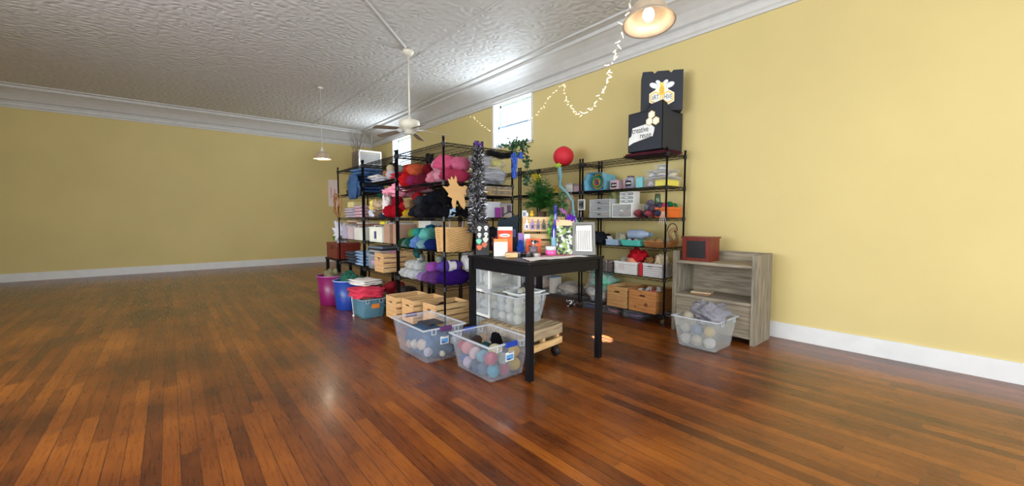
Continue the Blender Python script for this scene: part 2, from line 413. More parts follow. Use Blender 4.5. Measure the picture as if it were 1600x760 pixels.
def unit(label, x0, y0, L, levels, group, D=0.457, feet=False):
    L -= 0.052
    t = thing('wire_shelving_unit', label, 'shelving', (x0, y0+0.026, 0), 0, group)
    for x in (0, D):
        for y in (0, L):
            link('post', post_mesh(), t, loc=(x, y, 0))
            if feet:
                if 'f' not in _sh: fb = B(); fb.cyl((0, 0, 0), (0, 0, 0.012), 0.02, n=12); fb.cyl((0, 0, 0.012), (0, 0, 0.09), 0.009, n=8); _sh['f'] = fb.mesh('foot', chrome)
                link('foot', _sh['f'], t, 'steel levelling foot', loc=(x, y, 0)); continue
            cm, wm = caster_meshes(); c = link('caster', cm, t, 'steel caster', loc=(x, y, 0)); link('wheel', wm, c)
    for z in levels: link('shelf', shelf_mesh(D, L), t, loc=(0, 0, z))
    return t
LX, LY, RX, RY, MX = 2.32, 3.89, 4.80, 2.67, 2.84
LV = [0.10, 0.60, 0.99, 1.38, 1.78, 2.20]; LV2 = [0.10, 0.60, 1.02, 1.38, 1.90, 2.20]
LVR = [0.125, 0.60, 0.99, 1.38, 1.78, 2.20]
g = 'black wire shelving units'
unit('black wire shelving unit holding red, pink and black yarn above three wooden crates', LX, LY, 1.22, LV, g, feet=True)
unit('black wire shelving unit with blue denim up high and a white basket at mid height', LX, LY+1.22, 1.22, LV2, g, feet=True)
unit('black wire shelving unit with wooden hoops hung on its post', LX, LY+2.44, 1.22, [0.10, 0.60, 1.02, 1.38, 1.78, 2.20], g, feet=True)
LM = [0.10, 0.60, 0.99, 1.38, 1.64, 1.78, 2.20]
unit('black wire shelving unit with grey bags and ivy, back to back with the yarn', MX, LY, 1.22, LM, g, feet=True)
unit('black wire shelving unit hidden behind the red and orange yarn', MX, LY+1.22, 1.22, LV, g, feet=True)
unit('black wire shelving unit behind the denim pile, its top shelf bare', MX, LY+2.44, 1.22, LV, g, feet=True)
unit('black wire shelving unit by the yellow wall carrying two black boxes on top', RX, RY, 1.41, LVR, g)
unit('black wire shelving unit by the yellow wall under the red paper lantern', RX, RY+1.41, 1.41, LVR, g)
unit('black wire shelving unit by the yellow wall farthest past the red paper lantern', RX, RY+2.82, 1.41, LVR, g)

# ------------------------------------------------------------------ table
TT = 1.014
t = thing('display_table', 'tall black wooden table with square legs in the middle of the floor', 'table', (2.23, 2.43, 0))
TW, TD = 0.98, 0.90
B().rbox((TW/2, TD/2, TT-0.014), (TW, TD, 0.028), 0.006).done('tabletop', blkp, t)
for (x, y) in ((0.035, 0.035), (TW-0.035, 0.035), (0.035, TD-0.035), (TW-0.035, TD-0.035)):
    b = B(); b.box((x, y, 0.5), (0.052, 0.052, 0.972))
    o = b.done('leg', blkp, t)
b = B(); e = 0.012
b.b2(0.06, 0.02, TT-0.125, TW-0.06, 0.042, TT-0.03); b.b2(0.06, TD-0.042, TT-0.125, TW-0.06, TD-0.02, TT-0.03)
b.b2(0.02, 0.06, TT-0.125, 0.042, TD-0.06, TT-0.03); b.b2(TW-0.042, 0.06, TT-0.125, TW-0.02, TD-0.06, TT-0.03)
b.done('apron', blkp, t)

# ------------------------------------------------------------------ builders
def crate(label, loc, rotz=0, L=0.46, W=0.30, H=0.28, nsl=4, group='pine crates', mp=None, me_=None, solid=False, knots=False):
    """ends at x=0 and x=L with a hand hole, slatted long sides"""
    t = thing('wooden_crate', label, 'crate', loc, rotz, group)
    mp = mp or pine; me_ = me_ or pine_y; th = 0.014
    for x in (0, L-th):
        b = B(); hz0, hz1, hw = H-0.085, H-0.062, 0.045
        b.b2(x, 0, 0, x+th, W, hz0); b.b2(x, 0, hz1, x+th, W, H); b.b2(x, 0, hz0, x+th, W/2-hw, hz1); b.b2(x, W/2+hw, hz0, x+th, W, hz1)
        b.done('end_panel', me_, t)
    if solid: nsl = 2
    gap = 0.004 if solid else 0.013; sh = (H - gap*(nsl-1))/nsl
    for y in (-0.001, W-0.009):
        for i in range(nsl): B().b2(th*0.2, y, i*(sh+gap), L-th*0.2, y+0.010, i*(sh+gap)+sh).done('slat', mp, t)
    B().b2(th, 0.01, 0, L-th, W-0.01, 0.008).done('bottom', mp, t)
    if knots:
        kb = B()
        for (y, z, r) in ((W*0.35, H*0.35, 0.028), (W*0.75, H*0.2, 0.012)): kb.cyl((-0.0008, y, z), (0.001, y, z), r, n=18)
        kb.done('knot', paint((120, 76, 44)), t)
    return t
def open_bin(b, bx, by, tx, ty, H, th=0.004, r=0.03, n=5, z0=0.0):
    """an open tapered rounded box, outer and inner skin"""
    def ring(x, y, rr, z):
        pts = []
        for k, (cx, cy) in enumerate(((x/2-rr,y/2-rr),(-x/2+rr,y/2-rr),(-x/2+rr,-y/2+rr),(x/2-rr,-y/2+rr))):
            for i in range(n): a = k*PI/2 + i*PI/2/(n-1); pts.append((cx+rr*math.cos(a), cy+rr*math.sin(a), z))
        return pts
    rs = [ring(bx-0.02, by-0.02, r*0.8, z0), ring(bx, by, r, z0+0.012), ring(tx, ty, r, z0+H), ring(tx-2*th, ty-2*th, r, z0+H), ring(bx-2*th, by-2*th, r, z0+0.014), ring(bx-0.025, by-0.025, r*0.8, z0+th)]
    m = len(rs[0]); vs = [p for q in rs for p in q]; fs = [list(range(m))[::-1], [5*m+i for i in range(m)]]
    for k in range(5):
        for i in range(m): j = (i+1) % m; fs.append((k*m+i, k*m+j, (k+1)*m+j, (k+1)*m+i))
    return b.add(vs, fs)
def rim_ring(b, tx, ty, z, wd=0.016, h=0.012, r=0.03):
    for s_ in (-1, 1):
        b.box((s_*tx/2, 0, z), (wd, ty+wd, h)); b.box((0, s_*ty/2, z), (tx-wd, wd, h))
def clear_bin(label, loc, bx, by, tx, ty, H, rotz=0, handle=None, hside=-1, m=None, label_side=True, group='clear plastic bins'):
    t = thing('plastic_storage_bin', label, 'bin', loc, rotz, group)
    b = B(); open_bin(b, bx, by, tx, ty, H); b.done('body', m or frost, t)
    b = B(); rim_ring(b, tx, ty, H-0.004)
    for s_ in (-1, 1):
        for k in (-0.27, 0.27):
            for q in (-0.022, 0.022): b.box((k*tx+q, s_*(ty/2+0.004), H-0.03), (0.006, 0.008, 0.045))
            b.box((k*tx, s_*(ty/2+0.004), H-0.052), (0.05, 0.008, 0.006))
    b.done('rim', rimm, t)
    if handle:
        for s_ in (-1, 1):
            hb = B(); hb.rbox((0.0, s_*(ty/2+0.012), H-0.012), (0.13, 0.022, 0.045), 0.01); hb.done('handle', handle, t, label='coloured latch handle')
    if label_side:
        lb = B(); y = -(by+(ty-by)*0.62)/2 - 0.004
        lb.box((0.0, y, H*0.62), (0.09, 0.002, 0.075)); o = lb.done('label_sticker', paper, t, label='white paper sticker with a blue picture')
        q = B(); q.box((0.0, y-0.0015, H*0.60), (0.075, 0.001, 0.045)); q.done('picture', paint((92, 150, 205)), o)
        q = B(); q.box((-0.01, y-0.0022, H*0.55), (0.04, 0.001, 0.012)); q.box((0.01, y-0.0022, H*0.72), (0.05, 0.001, 0.006)); q.done('print', paint((24, 44, 110)), o)
    return t
_ym = {}
def skein_mesh(kind, v, m):
    key = (kind, v)
    if key not in _ym:
        rr = random.Random(v*17+3); ph = rr.uniform(0, 6); b = B()
        if kind == 'skein':                       # long soft skein, ends tucked in
            wf = wob(v+5, 0.06)
            def dp(d):
                t_ = (1-abs(d.x)**3.0)
                ang = math.atan2(d.z, d.y)
                return (1 + 0.05*math.sin(13*ang + 6*d.x + ph))*wf(d)
            b.blob((0,0,0), (1, 1, 1), nu=44, nv=22, disp=dp, rot=None, p=0.86)
        elif kind == 'ball':
            wf = wob(v+9, 0.025)
            b.blob((0,0,0), (1,1,1), nu=20, nv=14, disp=lambda d: (1+0.02*math.sin(14*d.x+7*d.z+ph))*wf(d))
        _ym[key] = b.mesh('yarn_'+kind, m, True)
    return _ym[key]
def own_mat(o, m):
    o.material_slots[0].link = 'OBJECT'; o.material_slots[0].material = m
_n = [0]
def skein(label, loc, l, r, rgb, rz=0, tl=0, group=None, band=None, name='yarn_skein', fl=1.0):
    _n[0] += 1; v = _n[0] % 4
    m = yarn(rgb); o = link(name, skein_mesh('skein', v, m))
    own_mat(o, m)
    o.scale = (l/2, r, r*fl); tag(o, label, 'yarn', group, loc, (0, tl, rz))
    if band:
        bb = B(); bb.lathe([(1.05, -0.30), (1.05, 0.30)], n=24, ax=(0, PI/2, 0)); bo = bb.done('paper_band', paint(band), o, True, label='printed paper band')
    return o
def ball(label, loc, r, rgb, group=None, name='yarn_ball'):
    _n[0] += 1; m = yarn(rgb); o = link(name, skein_mesh('ball', _n[0] % 3, m)); own_mat(o, m)
    o.scale = (r, r, r*0.95); tag(o, label, 'yarn', group, loc, (_n[0]*1.3, _n[0]*0.7, _n[0]*2.1)); return o
def fold(label, loc, d, rgb, rotz=0, group=None, n=3, name='folded_cloth', cat='fabric', seed=0, tilt=0.0):
    """folded cloth: n soft layers joined at one edge, a little wavy"""
    b = B(); h = d[2]/n; rr = random.Random(hash((round(loc[0],2), round(loc[1],2), n)) & 255)
    for i in range(n):
        nx, ny = 10, 10; vs = []
        ox, oy = rr.uniform(-.012,.012), rr.uniform(-.012,.012)
        for s_ in (0, 1):
            for a in range(nx+1):
                for c in range(ny+1):
                    u, v = a/nx-0.5, c/ny-0.5
                    e = max(abs(u), abs(v))*2; zz = h*i + (h*0.96*s_ if e < 0.99 else h*0.48)
                    if e < 0.99 and e > 0.75: zz += (0.5-s_)*h*0.25
                    vs.append((u*d[0]+ox, v*d[1]+oy, zz + 0.006*math.sin(7*u*d[0]*6+i)*math.cos(6*v+i*2)))
        m = (nx+1)*(ny+1); fs = []
        for a in range(nx):
            for c in range(ny):
                p = a*(ny+1)+c; fs.append((p, p+1, p+ny+2, p+ny+1)); fs.append((m+p, m+p+ny+1, m+p+ny+2, m+p+1))
        b.add(vs, fs)
    o = b.done(name, cloth(rgb), None, True); return tag(o, label, cat, group, loc, (0, tilt, rotz))
def heap(label, loc, d, m, rotz=0, amp=0.12, f=2.2, seed=1, group=None, name='fabric_heap', cat='fabric', p=0.9, parent=None, parts=None, nu=40, nv=26):
    b = B(); wf = wob(seed, amp, f); wf2 = wob(seed+50, amp*0.4, f*3.2)
    b.blob((0,0,d[2]/2), (d[0]/2, d[1]/2, d[2]/2), nu=nu, nv=nv, disp=lambda q: wf(q)*wf2(q), p=p)
    b.v = [(x, y, max(z, 0.0)) for x, y, z in b.v]
    o = b.done(name, m, parent, True)
    if parent is None: tag(o, label, cat, group, loc, rotz)
    return o
def basket(label, loc, bx, by, H, rgb, rotz=0, flare=1.15, kind='weave', name='wicker_basket', cat='basket', group=None, handles=False):
    t = thing(name, label, cat, loc, rotz, group)
    b = B(); m = paint(rgb, 0.6)
    if kind == 'weave':
        nr, nz = 72, max(6, int(H/0.013))
        vs = []
        for j in range(nz+1):
            f = 1 + (flare-1)*j/nz; z = H*j/nz
            for i in range(nr):
                a = 2*PI*i/nr; ca, sa = math.cos(a), math.sin(a); k = 0.55
                x = math.copysign(abs(ca)**k, ca)*bx/2*f; y = math.copysign(abs(sa)**k, sa)*by/2*f
                o_ = 1 + 0.03*(1 if (i//2+j) % 2 else -1)
                vs.append((x*o_, y*o_, z))
        fs = [(j*nr+i, j*nr+(i+1) % nr, (j+1)*nr+(i+1) % nr, (j+1)*nr+i) for j in range(nz) for i in range(nr)] + [list(range(nr))[::-1]]
        b.add(vs, fs); o = b.done('body', m, t)
        so = o.modifiers.new('thick', 'SOLIDIFY'); so.thickness = 0.008; so.offset = -1
        rb = B(); pts = []
        for i in range(48):
            a = 2*PI*i/48; ca, sa = math.cos(a), math.sin(a)
            pts.append((math.copysign(abs(ca)**0.55, ca)*bx/2*flare, math.copysign(abs(sa)**0.55, sa)*by/2*flare, H))
        rb.tube(pts, 0.010, 8, True); rb.done('rim', m, t, True)
    elif kind == 'slats':
        sx, sy = bx*flare, by*flare
        b.b2(-bx/2, -by/2, 0, bx/2, by/2, 0.006)
        n = int(bx/0.018)
        for i in range(n+1):
            u = -0.5 + i/n
            for s_ in (-1, 1): b.cyl((u*bx, s_*by/2, 0.003), (u*sx, s_*sy/2, H), 0.0035, n=4)
        n = int(by/0.018)
        for i in range(n+1):
            u = -0.5 + i/n
            for s_ in (-1, 1): b.cyl((s_*bx/2, u*by, 0.003), (s_*sx/2, u*sy, H), 0.0035, n=4)
        b.done('lattice_sides', m, t)
        rb = B()
        for z, f in ((H, 1), (H*0.5, 0.5)):
            X, Y = bx/2*(1+(flare-1)*f), by/2*(1+(flare-1)*f); r_ = 0.007 if f == 1 else 0.004
            rb.tube([(X, Y, z), (-X, Y, z), (-X, -Y, z), (X, -Y, z)], r_, 6, True)
        rb.done('rim', m, t)
    elif kind == 'lattice':
        for (z0, z1) in [(H*i/6, H*i/6+H*0.09) for i in range(7)]:
            if z1 > H: z0, z1 = H*0.93, H
            f = 1+(flare-1)*z1/H; X, Y = bx/2*f, by/2*f
            for s_ in (-1, 1): b.b2(-X, s_*Y-0.002, z0, X, s_*Y+0.002, z1); b.b2(s_*X-0.002, -Y, z0, s_*X+0.002, Y, z1)
        n = int(bx/0.024)
        for i in range(n+1):
            u = -0.5+i/n
            for s_ in (-1, 1): b.box((u*bx*(1+(flare-1)/2), s_*by/2*(1+(flare-1)/2), H/2), (0.008, 0.004, H))
        n = int(by/0.024)
        for i in range(n+1):
            u = -0.5+i/n
            for s_ in (-1, 1): b.box((s_*bx/2*(1+(flare-1)/2), u*by*(1+(flare-1)/2), H/2), (0.004, 0.008, H))
        b.b2(-bx/2, -by/2, 0, bx/2, by/2, 0.004)
        b.done('lattice_sides', m, t)
        rb = B(); rim_ring(rb, bx*flare, by*flare, H, 0.012, 0.01); rb.done('rim', m, t)
    elif kind == 'solid':
        open_bin(b, bx, by, bx*flare, by*flare, H, 0.004, 0.02); b.done('body', m, t)
        rb = B(); rim_ring(rb, bx*flare, by*flare, H-0.003, 0.010, 0.008); rb.done('rim', m, t)
    return t
def drawers(label, loc, wx, wy, h, n, rotz=0, m=None, frame=None, hc=None, cols=1, group=None):
    """front faces -X; wy is the width of the front"""
    t = thing('plastic_drawer_unit', label, 'drawers', loc, rotz, group); frame = frame or white_pl; m = m or frost2
    b = B(); e = 0.012
    b.b2(0, 0, 0, wx, e, h); b.b2(0, wy-e, 0, wx, wy, h); b.b2(wx-e, e, 0, wx, wy-e, h)
    for i in range(n+1): b.b2(0, e, (h-e)*i/n, wx-e, wy-e, (h-e)*i/n+e)
    for k in range(1, cols): b.b2(0, wy*k/cols-e/2, 0, wx, wy*k/cols+e/2, h)
    b.done('casing', frame, t)
    for k in range(cols):
        for i in range(n):
            y0, y1 = wy*k/cols+e, wy*(k+1)/cols-e; z0, z1 = (h-e)*i/n+e, (h-e)*(i+1)/n
            d = B(); d.b2(-0.004, y0, z0+0.003, 0.002, y1, z1-0.003); d.b2(0.002, y0, z0+0.004, wx-0.03, y0+0.003, z1-0.01); d.b2(0.002, y1-0.003, z0+0.004, wx-0.03, y1, z1-0.01)
            do = d.done('drawer', m, t)
            q = B(); q.rbox((-0.010, (y0+y1)/2, (z0+z1)/2), (0.012, min(0.05, (y1-y0)*0.4), 0.014), 0.004); q.done('knob', hc or frame, do)
            c_ = B(); cc = (rnd.choice(((120,110,110),(90,80,90),(160,120,110),(110,120,140))))
            c_.blob((wx*0.5, (y0+y1)/2, z0+(z1-z0)*0.35), (wx*0.4, (y1-y0)*0.42, (z1-z0)*0.3), nu=12, nv=8, disp=wob(i+3, 0.15)); c_.done('contents', cloth(cc), do, True)
    return t
def txt(s_, parent, size, loc, rot, m, name='lettering', sx=1.0):
    cu = bpy.data.curves.new(name, 'FONT'); cu.body = s_; cu.size = size; cu.extrude = 0.0008; cu.align_x = 'CENTER'; cu.align_y = 'CENTER'
    cu.materials.append(m); o = bpy.data.objects.new(name, cu); COL.objects.link(o); o.parent = parent; o.location = loc; o.rotation_euler = rot; o.scale = (sx, 1, 1)
    return o
def bag(label, loc, d, m=None, rotz=0, seed=1, group=None, amp=0.16, contents=None, name='plastic_bag'):
    """a slumped plastic bag with creases; its contents shape shows through as a part"""
    t = thing(name, label, 'bag', loc, rotz, group)
    b = B(); wf = wob(seed, amp, 2.0); wf2 = wob(seed+31, 0.05, 6.5)
    b.blob((0,0,d[2]/2), (d[0]/2, d[1]/2, d[2]/2), nu=44, nv=30, disp=lambda q: wf(q)*wf2(q), p=0.9)
    b.v = [(x, y, max(z, 0.0)) for x, y, z in b.v]
    b.done('film', m or film, t, True)
    if contents:
        c_ = B(); c_.blob((0,0,d[2]*0.45), (d[0]*0.40, d[1]*0.40, d[2]*0.38), nu=24, nv=14, disp=wob(seed+8, 0.14)); c_.v = [(x, y, max(z, 0.012)) for x, y, z in c_.v]
        c_.done('contents', cloth(contents), t, True)
    return t
def books(z, y0, x0, specs, where, spine=-1, axis='y', group=None, h=0.2, dep=0.16, name='magazine', cat='magazine'):
    """upright thin volumes side by side along Y (spines to -X)"""
    p = 0
    for (th, rgb, lab) in specs:
        hh = h*rnd.uniform(0.86, 1.0); t = thing(name, lab + ' ' + where, cat, ((x0, y0+p+th/2, z) if axis == 'y' else (x0+p+th/2, y0, z)), 0 if axis == 'y' else PI/2, group)
        B().box((dep/2, 0, hh/2), (dep, th*0.94, hh)).done('cover', paint(rgb), t)
        B().box((dep/2+0.002, 0, hh/2), (dep, th*0.7, hh*0.985)).done('pages', paper, t)
        p += th
    return p

# ------------------------------------------------------------------ black display boxes with logos
m_box = mat('black_corrugated_board', C(38, 42, 52), 0.7, var=0.06)
cream = paint((250, 246, 226)); honey = paint((238, 196, 66)); offw = paint((238, 238, 236)); outl = paint((176, 140, 60)); greyw = paint((206, 210, 220))
def hexa(cx, cz, r, rot=PI/6): return [(cx + r*math.cos(rot+i*PI/3), cz + r*math.sin(rot+i*PI/3)) for i in range(6)]
# lower box: near corner at local origin; faces along +Y and +X
t = thing('black_display_box', 'black board box with a creative reuse sign, corner forward, under another box', 'box', (4.82, 2.78, 2.262))
h = 0.51; b = B()
b.prism([(0, 0), (0.50, 0), (0.50, h), (0.21, h+0.01), (0.16, h+0.075), (0, h+0.10)], 0.006, (0, 0, 0), (0, 1, 0), (0, 0, 1))
b.prism([(0, 0), (0.50, 0), (0.50, h), (0.19, h), (0.10, h+0.075), (0, h+0.10)], -0.006, (0, 0, 0), (1, 0, 0), (0, 0, 1))
b.b2(0.494, 0, 0, 0.50, 0.5, h); b.b2(0, 0.494, 0, 0.5, 0.5, h); b.b2(0, 0, 0, 0.5, 0.5, 0.006); b.b2(0.2, 0.2, h-0.006, 0.5, 0.5, h); b.b2(0.0, 0.2, h-0.006, 0.2, 0.5, h); b.b2(0.2, 0, h-0.006, 0.5, 0.2, h)
b.done('box_body', m_box, t)
# sign on the -X face, u runs from the far end (0.5) to the near corner (0)
def face(pl, lift, thick, m, nm, par):
    bb = B(); bb.prism([(a, c) for a, c in pl], thick, (-lift, 0.5, 0), (0, -1, 0), (0, 0, 1)); return bb.done(nm, m, par)
sg = face([(0.055, 0.12), (0.11, 0.145), (0.27, 0.175), (0.34, 0.185), (0.355, 0.235), (0.36, 0.27), (0.30, 0.325), (0.10, 0.30), (0.09, 0.22), (0.06, 0.20)], 0.0035, 0.003, offw, 'reuse_sign', t)
sg['label'] = 'white cut-out sign reading creative reuse'
for (u, z) in ((0.325, 0.405), (0.30, 0.34), (0.375, 0.335)):
    face(hexa(u, z, 0.046, PI/2), 0.006, 0.002, outl, 'hexagon', sg); face(hexa(u, z, 0.039, PI/2), 0.008, 0.002, cream, 'hexagon_fill', sg)
R1 = (PI/2, 0, -PI/2)
txt('creative', sg, 0.085, (-0.008, 0.5-0.195, 0.268), R1, black_ink, sx=0.72)
txt('reuse', sg, 0.085, (-0.008, 0.5-0.26, 0.205), R1, black_ink, sx=0.72)
sg.scale = (1, 1.25, 1.25); sg.location = (0, 0.27*(1-1.25), 0.24*(1-1.25))
# upper box turned towards the room
t = thing('black_display_box', 'black board box with the bee and hexagons sign, stacked on another box', 'box', (4.835, 3.085, 2.263+0.515), math.atan2(-0.36, 0.27))
Wb, Db, Hb = 0.50, 0.28, 0.51; b = B()
b.prism([(0, 0), (Wb, 0), (Wb, Hb), (Wb*0.76, Hb), (Wb*0.70, Hb-0.03), (Wb*0.64, Hb), (Wb*0.36, Hb), (Wb*0.30, Hb-0.03), (Wb*0.24, Hb), (0, Hb)], -0.006, (0, 0, 0), (1, 0, 0), (0, 0, 1))
b.b2(0, 0.006, 0, 0.006, Db, Hb-0.01); b.b2(Wb-0.006, 0.006, 0, Wb, Db, Hb-0.01); b.b2(0.006, Db-0.006, 0, Wb-0.006, Db, Hb-0.01); b.b2(0.006, 0.006, 0, Wb-0.006, Db-0.006, 0.006); b.b2(0.006, 0.006, Hb-0.03, Wb-0.006, Db-0.006, Hb-0.024)
b.done('box_body', m_box, t)
def ff(pl, lift, m, nm, par, th=0.002):
    bb = B(); bb.prism(pl, th, (0, -lift, 0), (1, 0, 0), (0, 0, 1)); return bb.done(nm, m, par)
cx = Wb*0.48; hz = 0.175
lg = ff([(cx-0.135, hz-0.05), (cx-0.065, hz-0.09), (cx, hz-0.052), (cx+0.065, hz-0.09), (cx+0.135, hz-0.05), (cx+0.135, hz+0.045), (cx+0.07, hz+0.085), (cx+0.05, hz+0.15), (cx-0.05, hz+0.15), (cx-0.07, hz+0.085), (cx-0.135, hz+0.045)], 0.003, cream, 'bee_sign', t)
lg['label'] = 'cream cut-out sign of a bee over two hexagons'
for sgn in (-1, 1):
    ff(hexa(cx+sgn*0.067, hz-0.002, 0.070, PI/6+PI/3), 0.0052, honey, 'hexagon', lg); ff(hexa(cx+sgn*0.067, hz-0.002, 0.055, PI/6), 0.0074, offw, 'hexagon_fill', lg)
    for (dx, dz, rx, rz, a) in ((0.088, 0.135, 0.050, 0.030, 0.45), (0.040, 0.168, 0.032, 0.022, 0.7)):
        for (k, mm, lf) in ((1.0, greyw, 0.0052), (0.82, offw, 0.0074)):
            pl = [(cx+sgn*(dx+k*(rx*math.cos(q)*math.cos(a)-rz*math.sin(q)*math.sin(a))), hz+dz+k*(rx*math.cos(q)*math.sin(a)+rz*math.sin(q)*math.cos(a))) for q in (2*PI*i/20 for i in range(20))]
            ff(pl if sgn > 0 else pl[::-1], lf, mm, 'wing', lg)
ff([(cx+0.028*math.cos(q), hz+0.078+0.055*math.sin(q)) for q in (2*PI*i/20 for i in range(20))], 0.0096, honey, 'bee_body', lg)
ff([(cx+0.022*math.cos(q), hz+0.146+0.020*math.sin(q)) for q in (2*PI*i/20 for i in range(20))], 0.0096, paint((246, 214, 96)), 'bee_head', lg)
for k in range(4): ff([(cx-0.024+k*0.002, hz+0.05+k*0.02), (cx+0.024-k*0.002, hz+0.05+k*0.02), (cx+0.024-k*0.002, hz+0.054+k*0.02), (cx-0.024+k*0.002, hz+0.054+k*0.02)], 0.0118, outl, 'stripe', lg)
txt('aRT', lg, 0.075, (cx-0.068, -0.0102, hz), (PI/2, 0, 0), black_ink, sx=0.62)
txt('HIVE', lg, 0.075, (cx+0.068, -0.0102, hz), (PI/2, 0, 0), black_ink, sx=0.56)
lg.scale = (1.14, 1, 1.14); lg.location = (cx*(1-1.14), 0, 0.20*(1-1.14))
heap('dark burgundy cloth spread on the wire top under the black boxes', (5.03, 3.06, 2.202), (0.40, 0.72, 0.055), cloth((70, 22, 34)), amp=0.05, name='burgundy_cloth', seed=4, p=0.5)

# ------------------------------------------------------------------ ceiling fan
m_fan = mat('cream_fan_enamel', C(222, 216, 200), 0.4, var=0.03)
m_blade = wood('fan_blade', C(176, 158, 142), C(150, 132, 118), axis=0)
t = thing('ceiling_fan', 'cream ceiling fan with five blades on a long downrod', 'fan', (3.14, 6.39, CZ))
b = B(); b.lathe([(0.001, 0), (0.085, 0), (0.092, -0.03), (0.085, -0.055), (0.06, -0.085), (0.03, -0.10), (0.001, -0.10)], n=28); b.done('canopy', m_fan, t, True)
b = B(); b.cyl((0, 0, -0.09), (0, 0, -1.16), 0.013, n=12); b.cyl((0,0,-1.09), (0,0,-1.15), 0.03, 0.045, n=16); b.done('downrod', m_fan, t, True)
zz = -1.14; b = B(); b.lathe([(0.001, zz), (0.12, zz), (0.165, zz-0.02), (0.172, zz-0.07), (0.165, zz-0.10), (0.15, zz-0.125), (0.12, zz-0.16), (0.09, zz-0.175), (0.085, zz-0.21), (0.06, zz-0.24), (0.001, zz-0.245)], n=36); b.done('motor', m_fan, t, True)
for k in range(5):
    a = math.radians(90 - 40.07) - math.radians(5 + 72*k); d = Vector((math.cos(a), math.sin(a), 0)); s_ = Vector((-d.y, d.x, 0))
    zb = zz - 0.155
    bb = B(); bb.tube([d*0.10+Vector((0,0,zb)), d*0.17+Vector((0,0,zb-0.012)), d*0.24+Vector((0,0,zb-0.01))], 0.010, 6)
    bb.box(tuple(d*0.25+Vector((0,0,zb-0.01))), (0.10, 0.05, 0.006), (0, 0, a)); ar = bb.done('blade_arm', m_fan, t)
    bl = B(); pts = []
    for (r_, hw) in ((0.22, 0.045), (0.26, 0.058), (0.45, 0.066), (0.60, 0.070), (0.645, 0.060), (0.66, 0.035)): pts.append((r_, hw))
    out = [(r_, -hw) for r_, hw in pts] + [(r_, hw) for r_, hw in pts[::-1]]
    tl = 0.22; dn = -0.10
    vs = []
    for lay in (0, 0.006):
        for r_, hw in out: vs.append(d*r_ + s_*hw*math.cos(tl) + Vector((0, 0, zb-0.012 + hw*math.sin(tl) + (r_-0.22)*dn - lay)))
    m_ = len(out); bl.add(vs, [list(range(m_)), [m_+i for i in range(m_)][::-1]] + [(i, (i+1) % m_, m_+(i+1) % m_, m_+i) for i in range(m_)])
    bl.done('blade', m_blade, t)
b = B(); b.tube([(3.05, 6.30, CZ-0.015), (2.0, 5.25, CZ-0.015), (0.6, 3.85, CZ-0.015)], 0.018, 8)
tag(b.done('ceiling_conduit', m_crown), 'slim painted conduit running across the tin ceiling from the fan', 'conduit')

# ------------------------------------------------------------------ pendant lamps
m_shade = mat('alabaster_glass', C(178, 160, 138), 0.35, var=0.12, scale=12, alpha=0.93)
m_bulb = mat('lit_bulb', (1.0, 0.90, 0.74, 1), 0.3, var=0, emit=4)
def pendant(label, x, y, z, power, tilt=0):
    t = thing('pendant_lamp', label, 'lamp', (x, y, z), 0, 'pendant lamps')
    b = B(); b.lathe([(0.178, 0.0), (0.180, 0.006), (0.170, 0.016), (0.152, 0.026), (0.148, 0.036), (0.134, 0.046), (0.129, 0.066), (0.125, 0.095), (0.112, 0.125), (0.088, 0.148), (0.056, 0.162), (0.036, 0.166), (0.034, 0.161), (0.054, 0.157), (0.085, 0.143), (0.108, 0.121), (0.120, 0.093), (0.124, 0.066), (0.130, 0.043), (0.146, 0.029), (0.150, 0.020), (0.166, 0.011), (0.178, 0.0)], n=44)
    b.done('shade', m_shade, t, True)
    b = B(); b.lathe([(0.001, 0.165), (0.042, 0.165), (0.042, 0.180), (0.026, 0.20), (0.022, 0.235), (0.010, 0.25), (0.001, 0.25)], n=20); b.done('holder', m_fan, t, True)
    b = B(); b.cyl((0, 0, 0.245), (0, 0, CZ-z), 0.005, n=8); b.done('cord', paint((190, 186, 178)), t)
    b = B(); b.lathe([(0.001, CZ-z), (0.06, CZ-z), (0.055, CZ-z-0.02), (0.02, CZ-z-0.04), (0.001, CZ-z-0.04)], n=20); b.done('ceiling_cap', m_fan, t, True)
    b = B(); b.blob((0, 0, 0.068), (0.040, 0.040, 0.050), nu=18, nv=12); bu = b.done('bulb', m_bulb, t, True)
    ld = bpy.data.lights.new('bulb_light', 'POINT'); ld.energy = power; ld.color = (1.0, 0.84, 0.62); ld.shadow_soft_size = 0.04
    lo = bpy.data.objects.new('bulb_light', ld); COL.objects.link(lo); lo.parent = t; lo.location = (0, 0, -0.01)
    # the glass hangs a little askew on its cord
    ax = Vector((0.765, -0.644, 0)); Rq = Matrix.Rotation(math.radians(tilt), 4, ax)
    for o in t.children:
        if o.name.split('.')[0] in ('shade', 'holder', 'bulb', 'bulb_light'): o.matrix_local = Matrix.Translation((0, 0, 0.25)) @ Rq @ Matrix.Translation((0, 0, -0.25)) @ Matrix.Translation(o.location)
pendant('white bell-shaped glass pendant lamp with a glowing bulb, wrapped by a light string', 2.66, 1.67, 2.735, 2, -9)
pendant('white bell-shaped glass pendant lamp far off by the end wall', 2.58, 9.38, 2.64, 14)

